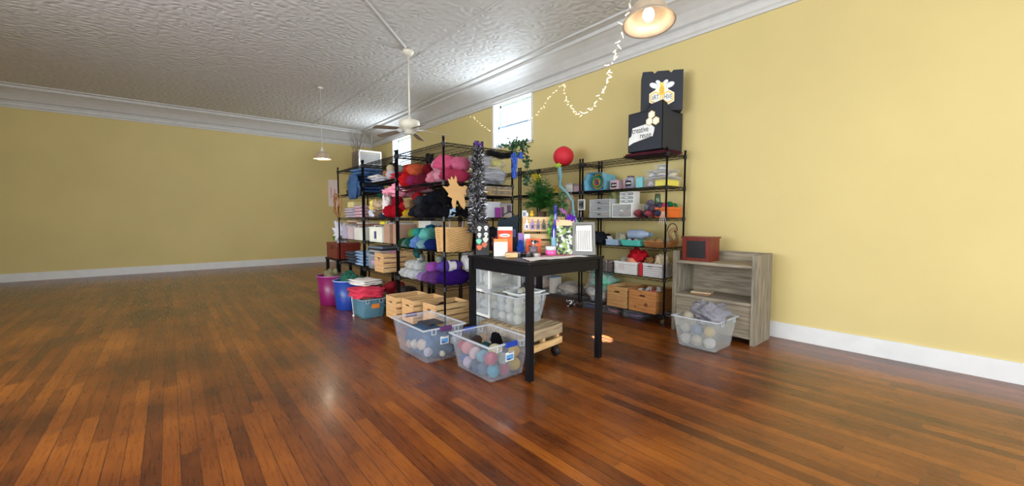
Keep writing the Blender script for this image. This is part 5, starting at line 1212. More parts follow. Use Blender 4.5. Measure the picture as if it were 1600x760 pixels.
b = B(); b.prism([(0, 0), (.32, .03), (.36, .07), (.1, .05)], .004, (0, 0, 0), (0, 1, 0), (1, 0, 0)); tag(b.done('white_sheet', paper), 'white sheet of paper lying on the top wire shelf', 'paper', None, (4.86, 5.02, 2.21))
# hanging picture, cups, cone on the shelf below
z = LV[3]+.005
t = thing('framed_print', 'small white framed print hung on the shelf joint', 'picture', (4.765, 3.98, 1.50)); B().b2(0, 0, 0, .012, .13, .16).done('frame', white_pl, t); B().b2(-.002, .015, .015, .0, .115, .145).done('print', paint((120, 124, 130)), t); b = B(); b.b2(-.004, .03, .04, -.002, .06, .12); b.b2(-.004, .07, .06, -.002, .10, .10); b.done('figure', paint((40, 42, 48)), t)
for i, (x, y, r, h, c_, lb) in enumerate(((4.90, 4.18, .045, .09, (206,206,212), 'white cup nearest the shelf joint'), (4.90, 4.32, .05, .11, (186,190,196), 'grey cup second from the shelf joint'), (4.98, 4.06+.16, .04, .2, (150,84,60), 'brown tall tin behind the cups'), (4.92, 4.62, .06, .16, (200,180,150), 'beige canister farther along'), (4.92, 4.80, .06, .13, (120,130,150), 'blue grey canister farthest along'))):
    t = thing('canister', lb + ' on the middle wall shelf', 'canister', (x, y, z), 0, 'cups and canisters on the middle wall shelf'); b = B(); b.lathe([(.001, 0), (r*.85, 0), (r, h), (r*.92, h), (r*.8, .01), (.001, .008)], n=20); b.done('body', paint(c_, .4), t, True); b = B(); b.tube([(math.cos(q)*r, math.sin(q)*r, h) for q in (2*PI*k/20 for k in range(20))], .003, 5, True); b.done('rim', paint(c_, .3), t)
b = B(); b.lathe([(.05, 0), (.001, .2)], n=18); b.add([(0, 0, 0)], []); tag(b.done('black_cone', black_ink, None, True), 'black cone on the middle wall shelf between the canisters', 'cone', None, (4.86, 4.48, z))
heap('beige knitted bag hanging from the shelf behind the streamer', (4.86, 4.36, 1.50), (.08, .14, .26), cloth((196, 170, 140)), name='knitted_bag', cat='bag', seed=135)
drawers('clear three-drawer box with black knobs on the middle wall shelf', (4.84, 3.58, z), .28, .37, .27, 3, hc=black_ink, frame=mat('clear_casing', C(214, 216, 216), .3, alpha=.75))
drawers('wide white single-drawer box on the middle wall shelf', (4.86, 3.23, z), .32, .33, .195, 1)
drawers('white mini drawer unit standing on the single-drawer box', (4.92, 3.24, z+.197), .14, .23, .165, 3, cols=1)
jar('dark green glass jar near the end post', (5.00, 2.93, z), .04, .30, mat('green_glass', C(70, 100, 70), .15, alpha=.8), paint((60, 60, 60)), None)
heap('tangle of dried plants behind the drawer boxes', (5.12, 3.62, z), (.2, .3, .36), leafmat((140, 140, 90)), name='dried_plants', cat='plant', seed=136, amp=.25)
g = 'scarves piled by the single-drawer box'
for (y, zz_, l, r, c_, rz, tl, lb) in ((3.18, .055, .24, .045, (196,90,104), .2, .2, 'coral rolled scarf at the foot of the pile'), (3.08, .05, .28, .045, (70,70,86), .4, 0, 'charcoal rolled scarf low in the pile'), (2.98, .05, .28, .042, (206,96,112), -.2, .1, 'salmon rolled scarf low in front'), (3.06, .13, .26, .042, (176,180,196), .5, .1, 'silver rolled scarf on the charcoal one'),
    (2.95, .13, .26, .045, (120,100,130), .1, 0, 'mauve rolled scarf on top'), (3.02, .20, .22, .038, (150,140,160), .8, 0, 'lavender grey rolled scarf topping the pile'), (2.86, .06, .26, .048, (84,88,118), 0, 0, 'indigo rolled scarf nearest the end post'), (2.86, .155, .22, .042, (96,96,130), .3, 0, 'slate rolled scarf over the indigo one')):
    skein(lb, (4.97, y, z+zz_), l, r, c_, rz, tl, g, name='rolled_scarf')
t = basket('orange lattice basket at the end of the middle wall shelf', (5.06, 2.815-.01, z), .30, .17, .13, (228, 118, 44), 0, 1.12, 'lattice', 'plastic_basket')
B().b2(-.145, -.08, .006, .145, .08, .10).done('lining', paint((236, 130, 60)), t)
for i, (x, c_, lb) in enumerate(((4.95, (210, 80, 110), 'pink'), (5.01, (50, 70, 170), 'blue'), (5.08, (30, 130, 80), 'green'), (5.15, (226, 110, 70), 'orange'), (5.19, (40, 150, 90), 'emerald'))):
    ball(lb + ' felt ball on top of the orange basket', (x, 2.80+.02*(i % 2), z+.15+.02*(i == 2)), .045, c_, 'felt balls in the orange basket', 'felt_ball')
t = thing('hanging_ribbons', 'white ribbons tied to the end post below the middle shelf', 'ribbon', (4.775, 2.72, 1.30)); b = B()
for k in range(4): b.tube([(0, -.02+k*.012, .16), (-.01, -.03+k*.02, .08), (0, -.05+k*.035, 0)], .0035, 4)
b.done('ribbon_strips', cloth((206, 200, 196)), t)
# waist-high wall shelf
z = LV[2]+.005
heap('black clothes heaped on the waist-high wall shelf by the joint', (5.0, 3.88, z), (.34, .36, .17), cloth((22, 24, 34)), seed=141, name='black_clothes', cat='clothes')
heap('black bag heaped beyond the joint on the waist-high wall shelf', (5.0, 4.34, z), (.34, .40, .18), cloth((26, 26, 32)), seed=142, name='black_cloth_bag', cat='bag')
basket('small blue and white basket on the waist-high wall shelf', (4.94, 3.54, z), .20, .17, .075, (172, 198, 226), 0, 1.1, 'lattice', 'plastic_basket')
basket('turquoise plastic tray basket on the waist-high wall shelf', (4.96, 3.24, z), .24, .28, .08, (80, 190, 176), 0, 1.08, 'solid', 'plastic_basket')
basket('shallow brown slatted wicker tray at the end of the waist-high shelf', (5.02, 2.88, z), .32, .26, .075, (176, 116, 66), 0, 1.15, 'slats', 'wicker_tray')
b = B(); b.rbox((0, 0, .003), (.10, .07, .006), .003); tag(b.done('card', paper), 'white card leaning on the blue and white basket', 'card', None, (4.88, 3.60, z+.09), (0, .7, .3))
heap('sage green cloth bundle behind the blue and white basket', (5.04, 3.50, z+.0), (.18, .2, .18), cloth((168, 164, 140)), seed=143)
heap('maroon cloth bundle behind the turquoise tray', (5.12, 3.38, z), (.14, .16, .18), cloth((110, 40, 54)), seed=144)
t = thing('plastic_bottle', 'large pale blue bottle lying over the turquoise tray', 'bottle', (5.0, 3.36, z+.16), 0); b = B(); b.lathe([(.001, 0), (.06, 0), (.066, .01), (.062, .06), (.066, .07), (.062, .12), (.066, .13), (.064, .22), (.03, .29), (.026, .32), (.001, .32)], ax=(PI/2, 0, 0), n=24); b.done('body', mat('pale_blue_plastic', C(176, 192, 222), .3, alpha=.9), t, True); b = B(); b.lathe([(.001, .321), (.03, .321), (.03, .35), (.001, .35)], ax=(PI/2, 0, 0), n=16); b.done('cap', paint((110, 140, 170)), t)
for i, (x, y, r, c_, lb) in enumerate(((4.92, 3.30, .035, (220,222,224), 'white wool ball in the turquoise tray'), (4.92, 3.20, .035, (206,212,214), 'pale grey wool ball in the turquoise tray'), (4.95, 2.98, .045, (206,166,112), 'honey wool ball in the wicker tray'), (4.97, 2.88, .05, (214,176,124), 'tan wool ball in the middle of the wicker tray'), (5.06, 2.95, .05, (190,140,96), 'brown wool ball at the back of the wicker tray'), (5.10, 2.83, .05, (226,222,216), 'white wool ball at the end of the wicker tray'))):
    ball(lb, (x, y, z+.065), r, c_, 'wool balls on the waist-high wall shelf')
t = thing('straw_wreath', 'brown woven straw wreath leaning at the end of the waist-high shelf', 'wreath', (5.14, 2.77, z+.15), 0)
b = B(); b.tube([(.09*math.cos(q), .01*math.sin(3*q), .085*math.sin(q)) for q in (2*PI*i/28 for i in range(28))], .022, 8, True); b.done('straw_ring', mat('straw', C(150, 118, 82), .8, var=.3, scale=30, bump=.6), t, True); b = B(); b.tube([(.13*math.cos(q)-.01, .012, .06+.10*math.sin(q)) for q in (PI*i/14 for i in range(15))], .008, 6); b.done('handle', mat('straw_dark', C(96, 66, 44), .8), t)
# knee-high wall shelf
z = LV[1]+.005
t = basket('grey wire basket of magazines by the green bag', (4.95, 3.63, z), .22, .16, .13, (110, 104, 104), 0, 1.08, 'slats', 'wire_basket')
for i, (c_, lb) in enumerate((((190,180,170), 'cream'), ((160,110,110), 'dusty pink'), ((90,90,100), 'grey'), ((200,190,190), 'white'), ((120,100,80), 'brown'))):
    b = B(); b.rbox((0, 0, .075), (.17, .014, .15), .003); tag(b.done('magazine', paint(c_)), lb + ' magazine upright in the grey wire basket', 'magazine', 'magazines in the wire basket', (4.95, 3.57+i*.028, z+.006))
t = basket('white lattice basket with pink scribble in the middle of the knee-high wall shelf', (4.97, 3.30, z), .27, .33, .165, (232, 232, 230), 0, 1.08, 'lattice', 'plastic_basket')
B().b2(-.125, -.155, .006, .125, .155, .13).done('lining', paint((222, 220, 218)), t); b = B()
for k in range(3): b.tube([(-.142, .02+.03*k, .05), (-.144, .035+.03*k, .10), (-.144, .02+.03*k, .13)], .0025, 4)
b.done('scribble', paint((200, 70, 110)), t)
ball('cream and grey wool ball on the white lattice basket', (4.92, 3.38, z+.175), .058, (206, 204, 186), None)
bag('crumpled red bag on the white lattice basket', (4.98, 3.20, z+.14), (.22, .26, .19), cloth((176, 18, 34)), 0, 151, None, .2, name='red_bag')
heap('peach tissue in front of the crumpled red bag', (4.86, 3.22, z+.15), (.09, .14, .07), cloth((224, 150, 120)), name='peach_tissue', cat='paper', seed=152)
b = B(); b.rbox((0, 0, .085), (.22, .045, .17), .006); tag(b.done('red_folder', paint((196, 20, 44))), 'bright red folder between the two lattice baskets', 'folder', None, (4.94, 3.065, z))
t = basket('white lattice basket with black print at the end of the knee-high wall shelf', (4.98, 2.885, z), .28, .26, .17, (222, 222, 224), 0, 1.08, 'lattice', 'plastic_basket')
B().b2(-.13, -.12, .006, .13, .12, .12).done('lining', paint((186, 180, 186)), t); b = B(); b.b2(-.150, .0, .11, -.146, .07, .15); b.done('black_tag', black_ink, t)
heap('brown striped cloth roll in the end lattice basket', (4.98, 2.96, z+.13), (.2, .2, .12), cloth((140, 100, 62)), seed=153, name='cloth_roll')
heap('cream wool fleece spilling out of the end lattice basket', (4.94, 2.81, z+.12), (.18, .16, .18), cloth((214, 200, 172)), seed=154, name='wool_fleece')
ball('orange felt ball behind the end post', (5.20, 2.76, z+.14), .05, (216, 96, 40), None, 'felt_ball')
b = B(); b.rbox((0, 0, .05), (.14, .1, .1), .008); tag(b.done('small_carton', paint((150, 140, 150))), 'small grey carton under the orange felt ball', 'carton', None, (5.18, 2.77, z-.01+.01))
# lowest wall shelf
z = LVR[0]+.005
bag('big clear bag with teal and white cloth beside the crates', (4.99, 3.82, z), (.42, .46, .47), film, 0, 161, None, .08)
heap('teal cloth inside the big clear bag', (4.98, 3.78, z+.16), (.33, .36, .27), cloth((120, 196, 170)), seed=162, name='teal_cloth', amp=.2)
heap('white cloth at the bottom of the big clear bag', (4.99, 3.84, z+.01), (.35, .38, .20), cloth((206, 200, 196)), seed=163, name='white_cloth', amp=.1)
for i, (x, y, zz_, c_, lb) in enumerate(((4.92, 3.10, .245, (60,70,90), 'navy ribbon spool heaped in the knotty crate'), (4.96, 3.00, .25, (214,196,196), 'pale ribbon spool heaped in the knotty crate'), (4.90, 2.92, .25, (190,40,60), 'red ribbon spool heaped in the knotty crate'), (5.03, 2.90, .25, (90,130,150), 'blue ribbon spool heaped in the knotty crate'), (5.05, 3.06, .25, (110,90,110), 'plum ribbon spool heaped in the knotty crate'), (5.14, 2.97, .25, (226,220,214), 'white ribbon spool heaped in the knotty crate'))):
    t = thing('ribbon_spool', lb, 'ribbon', (x, y, z+zz_), i*1.1, 'ribbon spools in the knotty crate'); b = B(); b.cyl((-.02, 0, .0), (.02, 0, 0.01*(i % 3)), .042, n=20); b.done('ribbon', paint(c_, .35), t, False); b = B(); b.cyl((-.024, 0, 0), (-.021, 0, 0), .046, n=20); b.cyl((.021, 0, .01*(i % 3)), (.024, 0, .01*(i % 3)), .046, n=20); b.done('flanges', paper, t)
heap('brown wool heaped under the ribbon spools in the knotty crate', (5.0, 3.0, z+.016), (.40, .36, .20), cloth((120, 90, 84)), seed=164, name='brown_wool', p=.6, amp=.05)
bag('clear bag of beige remnants on the lowest shelf beyond the joint', (5.0, 4.45, z), (.36, .46, .20), film, 0, 165, None, .1, (186, 168, 148))
bag('clear bag of brown remnants farther along the lowest shelf', (5.0, 5.02, z), (.36, .50, .30), film, 0, 166, None, .1, (150, 124, 98))
bag('white bag of remnants seen through the far end of the lowest wall shelf', (5.0, 5.78, z), (.36, .46, .34), grey_film, 0, 167, None, .1, (200, 196, 190))
t = filebox('printed carton with blue stripe on the lowest shelf between two bags', (4.84, 4.70, z), (.2, .08, .26), (206, 200, 190), lid=(90, 130, 170))
for (y, c_, lb) in ((4.40, (120, 84, 62), 'brown leather scraps on the knee-high shelf beyond the joint'), (4.90, (146, 120, 92), 'tan fabric scraps on the knee-high shelf beyond the joint')): heap(lb, (5.0, y, LV[1]+.005), (.36, .42, .14), cloth(c_), seed=int(y*40), name='fabric_scraps')
# small boxes on the floor beneath
for (y, L_, c_, lb) in ((3.17, .30, (120,90,130), 'small clear box of purple scraps on the floor under the crates'), (3.55, .24, (170,110,120), 'small clear box of pink scraps on the floor under the shelf'), (3.98, .30, (60,66,104), 'small clear box of navy scraps on the floor under the teal bag')):
    cbox(lb, (4.94, y, 0), (.24, L_, .095), c_, group=None)
t = thing('cow_plush', 'black and white cow plush lying on the floor by the shelf caster', 'toy', (4.80, 4.26, 0), .5)
b = B(); b.blob((0, 0, .05), (.085, .05, .05), nu=20, nv=12); b.blob((-.09, 0, .075), (.04, .035, .036), nu=16, nv=10); b.blob((-.125, 0, .068), (.02, .024, .02), nu=10, nv=8)
for x in (-.05, .05):
    for y in (-.04, .04): b.blob((x, y, .022), (.020, .018, .024), nu=10, nv=8)
for s_ in (-1, 1): b.blob((-.085, s_*.045, .095), (.010, .022, .010), nu=8, nv=6)
cow = mat('cow_fur', C(232, 232, 228), .9); nt = cow.node_tree; vo = nt.nodes.new('ShaderNodeTexNoise'); vo.inputs['Scale'].default_value = 16; rmp = nt.nodes.new('ShaderNodeValToRGB'); rmp.color_ramp.interpolation = 'CONSTANT'; rmp.color_ramp.elements[0].color = C(20, 20, 24); rmp.color_ramp.elements[1].position = .5; rmp.color_ramp.elements[1].color = C(232, 232, 228)
tcn = nt.nodes.new('ShaderNodeTexCoord'); nt.links.new(tcn.outputs['Object'], vo.inputs['Vector']); nt.links.new(vo.outputs[0], rmp.inputs[0]); nt.links.new(rmp.outputs[0], nt.nodes['Principled BSDF'].inputs['Base Color'])
b.done('plush_body', cow, t, True)

# ------------------------------------------------------------------ on the table
T0 = TT + 0.0005
# crate-like rack facing the room, with bottle tags and a fern on top
RA = math.atan2(-.64, .77)
t = thing('wooden_rack', 'pine slat rack standing on the table, hung with bottle-shaped tags', 'rack', (2.80, 3.16, T0), RA)
rw, rd, rh = .44, .12, .375
for (z0, z1) in ((.0, .055), (.075, .13), (.145, .20), (.225, rh)): B().b2(0, 0, z0, rw, .012, z1).done('front_slat', pine, t)
for x in (0, rw-.014): B().b2(x, .012, 0, x+.014, rd, rh).done('side_panel', pine_y, t)
B().b2(.014, .012, rh-.14, rw-.014, rd, rh-.128).done('shelf_board', pine, t); B().b2(.014, .012, 0, rw-.014, rd, .012).done('bottom_board', pine, t)
Rm = Matrix.Rotation(RA, 3, 'Z')
def onrack(u, v, zz_): return tuple(V((2.80, 3.16, T0+zz_)) + Rm @ V((u, v, 0)))
cols = ((206, 206, 222), (150, 124, 176), (120, 110, 140), (90, 90, 70), (130, 140, 150), (140, 160, 150), (180, 190, 196))
for i, c_ in enumerate(cols):
    u = .045 + i*.058; w_ = .022 if i != 2 else .017
    b = B(); b.prism([(-w_, 0), (w_, 0), (w_, .055), (.008, .08), (.008, .105), (-.008, .105), (-.008, .08), (-w_, .055)], -.004, (0, 0, 0), (1, 0, 0), (0, 0, 1))
    o = tag(b.done('bottle_tag', paint(c_)), ('white', 'lilac', 'slate purple', 'olive', 'grey', 'sage', 'pale grey')[i] + ' bottle-shaped tag on the rack, ' + ('first', 'second', 'third', 'fourth', 'fifth', 'sixth', 'last')[i] + ' from the shelf side', 'tag', 'bottle tags on the rack', onrack(u, -.005, .245), RA)
    b = B(); b.b2(-.007, -.006, .015, .007, -.0045, .045); b.done('tag_print', black_ink if i % 2 else paint((70, 70, 90)), o)
# fern in the top of the rack and its trailing stems
f_ = frond_plant('bushy green fern in a pot on the pine rack', onrack(.20, .07, .43), 150, .44, .60, leafmat((52, 112, 44)), (.05, .155), seed=12, droop=.70, pinn=16, pl=.05, leafw=.022, up=1.15)
frond_plant('lighter green fern sprays at the streamer side of the rack', onrack(.33, .075, .37), 44, .30, .65, leafmat((98, 150, 66)), (.03, .11), seed=22, droop=1.1, pinn=14, pl=.035, leafw=.016, up=1.0, name='fern_plant')
t = thing('trailing_pothos', 'bright green vine trailing down the front of the pine rack', 'plant', onrack(.29, -.03, .40), RA); b = B(); rr = random.Random(77)
p1 = [V((0, 0, 0)), V((.01, -.02, -.06)), V((-.01, -.02, -.16)), V((0, -.02, -.26))]; ivy(b, p1, 60, rr, .036, .020); b.done('foliage', leafmat((116, 172, 76)), t); b = B(); b.tube(p1, .003, 5); b.done('stem', paint((110, 140, 80)), t)
t = thing('spruce_sprig', 'thin dark green sprig standing between rack and wall shelves', 'plant', onrack(.41, .06, .375), RA); b = B(); rr = random.Random(78)
p1 = [V((0, 0, -.36)), V((0, 0, 0)), V((.01, 0, .12)), V((.02, 0, .24))]; ivy(b, p1[1:], 90, rr, .045, .04)
b.done('foliage', leafmat((76, 104, 64)), t); b = B(); b.tube(p1, .004, 5); b.done('stem', paint((60, 70, 40)), t)
t = thing('yellow_duck', 'small yellow duck figure perched on the rack', 'toy', onrack(.10, .05, rh+.0005)); yl = paint((228, 184, 40), .4); b = B(); b.blob((0, 0, .022), (.026, .020, .022), nu=14, nv=10); b.blob((-.008, -.006, .052), (.016, .015, .016), nu=12, nv=8); b.done('body', yl, t, True); b = B(); b.cyl((-.020, -.014, .050), (-.032, -.022, .048), .005, .002, n=8); b.done('beak', paint((214, 110, 30)), t)
for i, (u, c_, lb) in enumerate(((.02, (206, 208, 214), 'white framed card on the rack beside the duck'), (.052, (232, 232, 232), 'tiny white bottle on the rack beside the duck'))):
    t = thing('small_card' if not i else 'tiny_bottle', lb, 'ornament', onrack(u, .04, rh+.0005), RA)
    if not i: b = B(); b.b2(-.022, 0, 0, .022, .006, .065); b.done('card', paint(c_), t); b = B(); b.b2(-.014, -.002, .012, .014, 0, .05); b.done('picture', paint((120, 124, 136)), t)
    else: b = B(); b.lathe([(.001, 0), (.011, 0), (.011, .03), (.005, .04), (.005, .05), (.001, .05)], n=14); b.done('body', paint(c_), t, True)
# stand-up cards
def card(label, xy, w_, h, rgb, name='card_packet', cat='card', lean=-.12, rot=RA, extra=None, th=.006):
    t = thing(name, label, cat, (xy[0], xy[1], T0+.001), 0); t.rotation_euler = (lean, 0, rot)
    b = B(); b.b2(-w_/2, 0, 0, w_/2, th, h); b.done('packet', paint(rgb), t)
    for (x0, z0, x1, z1, c_, nm) in (extra or []):
        b = B()
        if nm == 'oval': b.prism([((x0+x1)/2+(x1-x0)/2*math.cos(q), (z0+z1)/2+(z1-z0)/2*math.sin(q)) for q in (2*PI*i/24 for i in range(24))], .0015, (0, 0, 0), (1, 0, 0), (0, 0, 1))
        else: b.b2(x0, -.0015, z0, x1, 0, z1)
        b.done(nm, paint(c_), t)
    return t
card('bright orange packet with white top standing at the back of the table', (2.60, 3.20), .15, .275, (238, 104, 36), extra=[(-.075, .24, .075, .275, (240, 236, 226), 'header'), (-.07, .205, .07, .235, (220, 60, 40), 'title_strip'), (-.058, .170, .050, .205, (244, 242, 238), 'oval'), (-.035, .183, .028, .190, (60, 50, 70), 'print'), (-.012, .10, .022, .125, (150, 180, 60), 'motif')])
card('small packet of white charms with an orange header at the table edge', (2.40, 3.02), .13, .165, (236, 232, 224), extra=[(-.065, .135, .065, .165, (236, 140, 70), 'header'), (-.05, .015, .05, .115, (250, 248, 244), 'tray')])
card('orange square card behind the skull cup', (2.80, 2.99), .15, .155, (236, 92, 32), extra=[(-.05, .06, -.03, .09, (40, 20, 20), 'motif'), (.03, .11, .05, .135, (40, 20, 20), 'motif'), (-.02, .12, .0, .14, (90, 20, 20), 'motif')], lean=-.02)
card('lilac card tucked between rack slats and orange card', (2.74, 3.12), .05, .21, (140, 100, 176), lean=-.02)
card('white card beside the lilac card', (2.79, 3.08), .06, .20, (214, 214, 222), lean=-.02)
t = card('black board with white skull cut-outs at the table corner', (2.34, 3.23), .13, .31, (20, 20, 24), name='skull_board', cat='board', extra=[(-.065, .0, .065, .02, (30, 30, 34), 'base_strip')], lean=-.05)
for (x, zz_) in ((-.03, .265), (-.03, .20), (.035, .27), (.035, .205)):
    b = B(); b.prism([(x+.020*math.cos(q), zz_+.018*math.sin(q)) for q in (2*PI*i/14 for i in range(14))], .002, (0, 0, 0), (1, 0, 0), (0, 0, 1)); b.b2(x-.010, -.002, zz_-.030, x+.010, 0, zz_-.014); s0 = b.done('skull_shape', paper, t)
    b = B(); b.prism([(x-.008+.005*math.cos(q), zz_+.005*math.sin(q)) for q in (2*PI*i/8 for i in range(8))], .003, (0, -.0005, 0), (1, 0, 0), (0, 0, 1)); b.prism([(x+.008+.005*math.cos(q), zz_+.005*math.sin(q)) for q in (2*PI*i/8 for i in range(8))], .003, (0, -.0005, 0), (1, 0, 0), (0, 0, 1)); b.done('eye_holes', black_ink, s0)
for (x, zz_, c_) in ((-.035, .135, (110, 190, 160)), (-.03, .075, (206, 90, 50)), (.02, .10, (190, 100, 70)), (.03, .15, (200, 196, 190))):
    b = B(); b.prism([(x+.026*math.cos(q)*(1+.2*math.sin(3*q)), zz_+.026*math.sin(q)) for q in (2*PI*i/16 for i in range(16))], .002, (0, 0, 0), (1, 0, 0), (0, 0, 1)); b.done('paper_motif', paint(c_), t)
t = thing('fabric_bag', 'dark teal black fabric bag standing behind the orange packet', 'bag', (2.66, 3.245, T0), RA); b = B(); b.add([(-.13, -.03, 0), (.11, -.03, 0), (.11, .03, 0), (-.13, .03, 0), (-.09, -.012, .33), (.12, -.012, .40), (.12, .012, .40), (-.09, .012, .33)], [(0, 3, 2, 1), (4, 5, 6, 7), (0, 1, 5, 4), (1, 2, 6, 5), (2, 3, 7, 6), (3, 0, 4, 7)]); b.done('bag_body', cloth((28, 36, 44)), t)
b = B(); b.b2(-.10, -.036, .17, .09, -.030, .25); b.done('navy_print', paint((34, 40, 92)), t); b = B(); b.tube([(-.06, -.014, .34), (-.03, -.02, .40), (.04, -.02, .43), (.08, -.014, .39)], .006, 6); b.done('handle', cloth((28, 36, 44)), t)
for i, (x, y, c_, lb) in enumerate(((2.50, 3.17, (24, 32, 90), 'navy blue felt flower beside the orange packet'), (2.52, 3.25, (120, 60, 60), 'maroon felt flower behind the navy one'), (2.72, 3.10, (40, 76, 170), 'bright blue felt flower at the rack foot'))):
    heap(lb, (x, y, T0), (.06, .06, .12 if i == 0 else (.16 if i == 1 else .12)), cloth(c_), name='felt_flower', cat='flower', seed=200+i, group='felt flowers on the table', amp=.22)
def slab(label, loc, d, rgb, rot=0, name='wood_stamp', cat='stamp', top=None):
    t = thing(name, label, cat, loc, rot); b = B(); b.rbox((0, 0, d[2]*.42), (d[0], d[1], d[2]*.84), .003); b.done('block', pine if rgb is None else paint(rgb), t); b = B(); b.rbox((0, 0, d[2]*.92), (d[0]*.9, d[1]*.9, d[2]*.16), .003); b.done('face', paint(top or (150, 90, 70)), t); return t
slab('pine rubber stamp block at the table edge near the charms packet', (2.42, 2.885, T0), (.11, .05, .05), None, RA+.2)
g = 'trinket tins on the table'
for i, (x, y, c_, lb) in enumerate(((2.52, 2.90, (30, 28, 32), 'black tin with a white skull nearest the stamp block'), (2.60, 2.98, (40, 36, 40), 'black tin with grey print behind the skull tin'), (2.58, 2.83, (24, 24, 28), 'black tin with a white oval at the table edge'), (2.68, 2.93, (50, 40, 44), 'dark brown tin beside the skull cup'), (2.66, 2.80, (190, 180, 176), 'grey tin between tins and pink jar'))):
    t = thing('trinket_tin', lb, 'tin', (x, y, T0+.006*(i == 9)), i*.3, g); b = B(); b.lathe([(.001, 0), (.036, 0), (.036, .016), (.001, .016)], n=24); b.done('tin_base', paint(c_, .3), t); b = B(); b.lathe([(.001, .0165), (.037, .0165), (.037, .026), (.033, .028), (.001, .028)], n=24); b.done('lid', paint(c_, .25), t); b = B(); b.prism([(.018*math.cos(q), .014*math.sin(q)) for q in (2*PI*k/16 for k in range(16))], .0015, (0, 0, .0285), (1, 0, 0), (0, 1, 0)); b.done('emblem', paper, t)
b = B(); b.lathe([(.001, 0), (.05, 0), (.10, .012), (.098, .016), (.045, .006), (.001, .005)], n=30); tag(b.done('ornate_plate', mat('ornate_plate', C(196, 120, 96), .4, var=.4, scale=22), None, True), 'coral patterned oval plate at the foot of the rack', 'plate', None, (2.68, 3.035, T0))
t = thing('skull_cup', 'grey cup full of small black and white skull picks', 'cup', (2.735, 2.925, T0)); b = B(); b.lathe([(.001, 0), (.040, 0), (.046, .085), (.042, .085), (.036, .006), (.001, .005)], n=24); b.done('cup', paint((110, 96, 104), .3), t, True)
rr = random.Random(55)
for i in range(14):
    a = rr.uniform(0, 2*PI); r_ = rr.uniform(.0, .05); x, y, zz_ = r_*math.cos(a), r_*math.sin(a), rr.uniform(.10, .135); b = B(); b.cyl((x*.4, y*.4, .01), (x, y, zz_), .0015, n=5); b.blob((x, y, zz_+.008), (.012, .012, .013), nu=8, nv=6); b.done('skull_pick', paint(((228, 226, 220), (40, 36, 40), (170, 60, 60))[i % 3]), t, True)
t = thing('glitter_jar', 'pink glitter jar with a white lid near the table middle', 'jar', (2.83, 2.78, T0+.006)); b = B(); b.lathe([(.001, 0), (.050, 0), (.053, .008), (.053, .040), (.048, .046), (.001, .046)], n=30); b.done('body', paint((222, 84, 156), .25), t, True); b = B(); b.lathe([(.001, .047), (.051, .047), (.051, .080), (.047, .084), (.001, .084)], n=30); b.done('lid', paint((214, 218, 226), .3), t, True)
t = thing('glass_bottle', 'tall cobalt blue glass bottle between rack and craft bag', 'bottle', (2.965, 2.85, T0)); b = B(); b.lathe([(.001, 0), (.038, 0), (.040, .01), (.040, .22), (.034, .27), (.017, .33), (.014, .47), (.017, .475), (.017, .49), (.001, .49)], n=28); b.done('glass', mat('cobalt_glass', C(24, 34, 150), .08, spec=.8, coat=.5), t, True); b = B(); b.lathe([(.0405, .04), (.0405, .17)], n=28); b.done('paper_label', paint((140, 190, 216)), t, label='light blue wrap label')
t = thing('craft_bag', 'clear bag of green and black floral trims with a kraft header', 'bag', (2.95, 2.70, T0+.006), 0); t.rotation_euler = (-.10, 0, RA-.05); b = B(); b.rbox((0, .022, .145), (.17, .042, .29), .012); m_ = mat('floral_trims', C(120, 132, 92), .5, var=.4); nt = m_.node_tree; vo = nt.nodes.new('ShaderNodeTexVoronoi'); vo.inputs['Scale'].default_value = 42; r_ = nt.nodes.new('ShaderNodeValToRGB'); r_.color_ramp.interpolation = 'CONSTANT'
r_.color_ramp.elements[0].color = C(24, 26, 30); r_.color_ramp.elements[1].position = .75; r_.color_ramp.elements[1].color = C(60, 70, 50)
for ps, c_ in ((.30, (206, 206, 214)), (.45, (120, 150, 70)), (.6, (150, 168, 96))): q = r_.color_ramp.elements.new(ps); q.color = C(*c_)
tcn = nt.nodes.new('ShaderNodeTexCoord'); nt.links.new(tcn.outputs['Object'], vo.inputs['Vector']); nt.links.new(vo.outputs['Color'], r_.inputs[0]); nt.links.new(r_.outputs[0], nt.nodes['Principled BSDF'].inputs['Base Color'])
b.done('trims', m_, t); b = B(); b.b2(-.088, -.002, .285, .088, .046, .340); b.done('header_card', paint((220, 184, 140)), t, label='folded kraft header'); b = B(); b.b2(-.080, -.004, .325, -.060, -.002, .338); b.b2(.06, -.004, .325, .08, -.002, .338); b.done('pins', paint((206, 90, 190)), t)
heap('bright purple tulle bow behind the craft bag', (3.04, 2.72, T0+.28), (.08, .09, .09), cloth((98, 44, 170)), name='tulle_bow', cat='bow', seed=211, amp=.25)
t = thing('lavender_spray', 'spray of purple and white flowers leaning by the cobalt bottle', 'flowers', (2.99, 2.80, T0)); b = B(); rr = random.Random(91)
for i in range(70): q = rr.random(); b.blob((q*.10+rr.uniform(-.015, .015), -q*.06+rr.uniform(-.015, .015), .46-q*.14), (.010, .010, .010), nu=6, nv=4)
b.done('blossoms', mat('mauve_petals', C(150, 96, 150), .7, var=.5, scale=60), t); b = B(); b.tube([(0, 0, 0), (0, 0, .44), (.03, -.02, .47), (.10, -.06, .33)], .003, 5); b.done('stem', paint((90, 90, 60)), t)
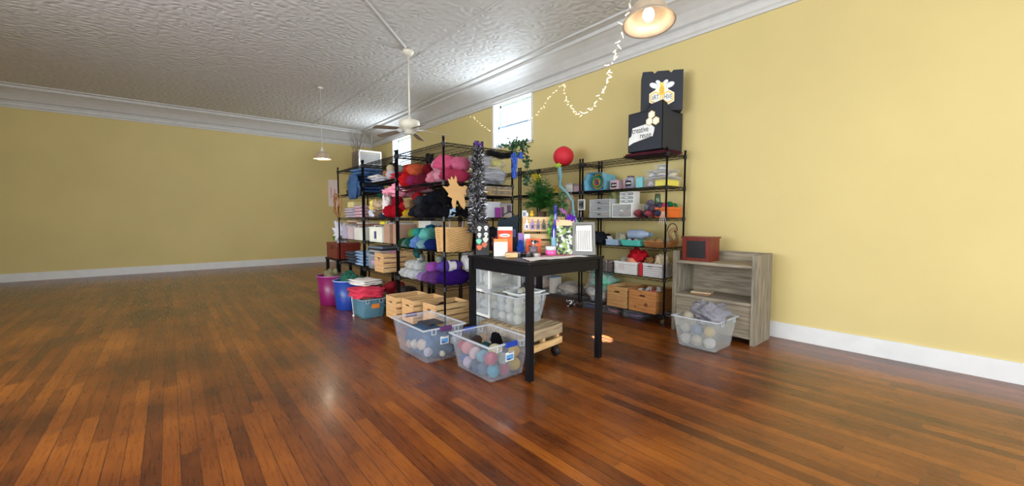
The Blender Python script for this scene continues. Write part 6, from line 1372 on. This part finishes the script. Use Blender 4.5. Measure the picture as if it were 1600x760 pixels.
# hand-shaped display in a grey frame
t = thing('ribbed_hand_display', 'grey framed display with a pale ribbed hand shape on the table corner', 'frame', (3.075, 2.565, T0+.0065), 0); t.rotation_euler = (-.14, 0, RA+.05)
gf = paint((112, 110, 106)); b = B(); b.b2(-.11, 0, 0, -.085, .028, .32); b.b2(.085, 0, 0, .11, .028, .32); b.b2(-.085, 0, 0, .085, .028, .03); b.b2(-.085, 0, .295, .085, .028, .32); b.b2(-.085, .018, .03, .085, .028, .295); b.done('frame_border', gf, t)
b = B(); b.prism([(-.10, .04), (.082, .034), (.080, .29), (-.075, .285), (-.08, .20), (-.10, .15)], -.008, (0, .010, 0), (1, 0, 0), (0, 0, 1)); b.done('display_card', paper, t)
b = B()
for k in range(7): b.tube([(-.07+k*.022, -.0, .05), (-.07+k*.022+.004*math.sin(k), -.002, .15), (-.065+k*.021, 0, .24)], .0045, 5)
b.done('ribs', paint((214, 214, 218)), t)
# cloths on the table
def flat(label, pts, zz_, rgb, name='table_cloth', m=None, amp=.003, cat='cloth'):
    """a thin cloth over a quadrilateral with small ripples"""
    P = [V((*p, 0)) for p in pts]; n = 18; b = B(); vs = []
    for s_ in (0, 1):
        for i in range(n+1):
            for j in range(n+1):
                u, v = i/n, j/n; p_ = P[0].lerp(P[1], u).lerp(P[3].lerp(P[2], u), v); wv = amp*(math.sin(u*23+v*5)*math.cos(v*17)+1)
                ed = .008*math.sin(u*40)*(1 if j in (0, n) else 0); vs.append((p_.x, p_.y+ed, wv + s_*.0018))
    k = (n+1)*(n+1)
    for s_ in (0, 1):
        fs = [(s_*k+i*(n+1)+j, s_*k+(i+1)*(n+1)+j, s_*k+(i+1)*(n+1)+j+1, s_*k+i*(n+1)+j+1) for i in range(n) for j in range(n)]
        if s_ == 0: b.add(vs, fs)
        else: b.f += [list(f) for f in fs]; b.mi += [0]*len(fs)
    o = b.done(name, m or cloth(rgb), None, True); return tag(o, label, cat, None, (0, 0, zz_))
flat('white lacy cloth spread over the near corner of the table', [(2.42, 2.74), (2.30, 2.50), (3.02, 2.46), (3.04, 2.72)], T0+.0003, (232, 226, 226))
flat('pink ribbon runner lying on the white lacy cloth', [(2.62, 2.74), (2.62, 2.68), (2.96, 2.60), (2.96, 2.66)], T0+.0085, (232, 130, 160), name='ribbon_runner', amp=.0015)
b = B(); b.rbox((0, 0, .004), (.15, .11, .008), .004); tag(b.done('white_booklet', paper), 'white booklet at the table corner behind the grey frame', 'booklet', None, (3.13, 2.66, T0+.0), .3)
# convert lettering curves into plain meshes so that each is an object of its own
dg = bpy.context.evaluated_depsgraph_get()
for o in [o for o in bpy.data.objects if o.type == 'FONT']:
    me = bpy.data.meshes.new_from_object(o.evaluated_get(dg)); n_ = bpy.data.objects.new('lettering', me); COL.objects.link(n_)
    n_.parent = o.parent; n_.location = o.location; n_.rotation_euler = o.rotation_euler; n_.scale = o.scale; bpy.data.objects.remove(o)
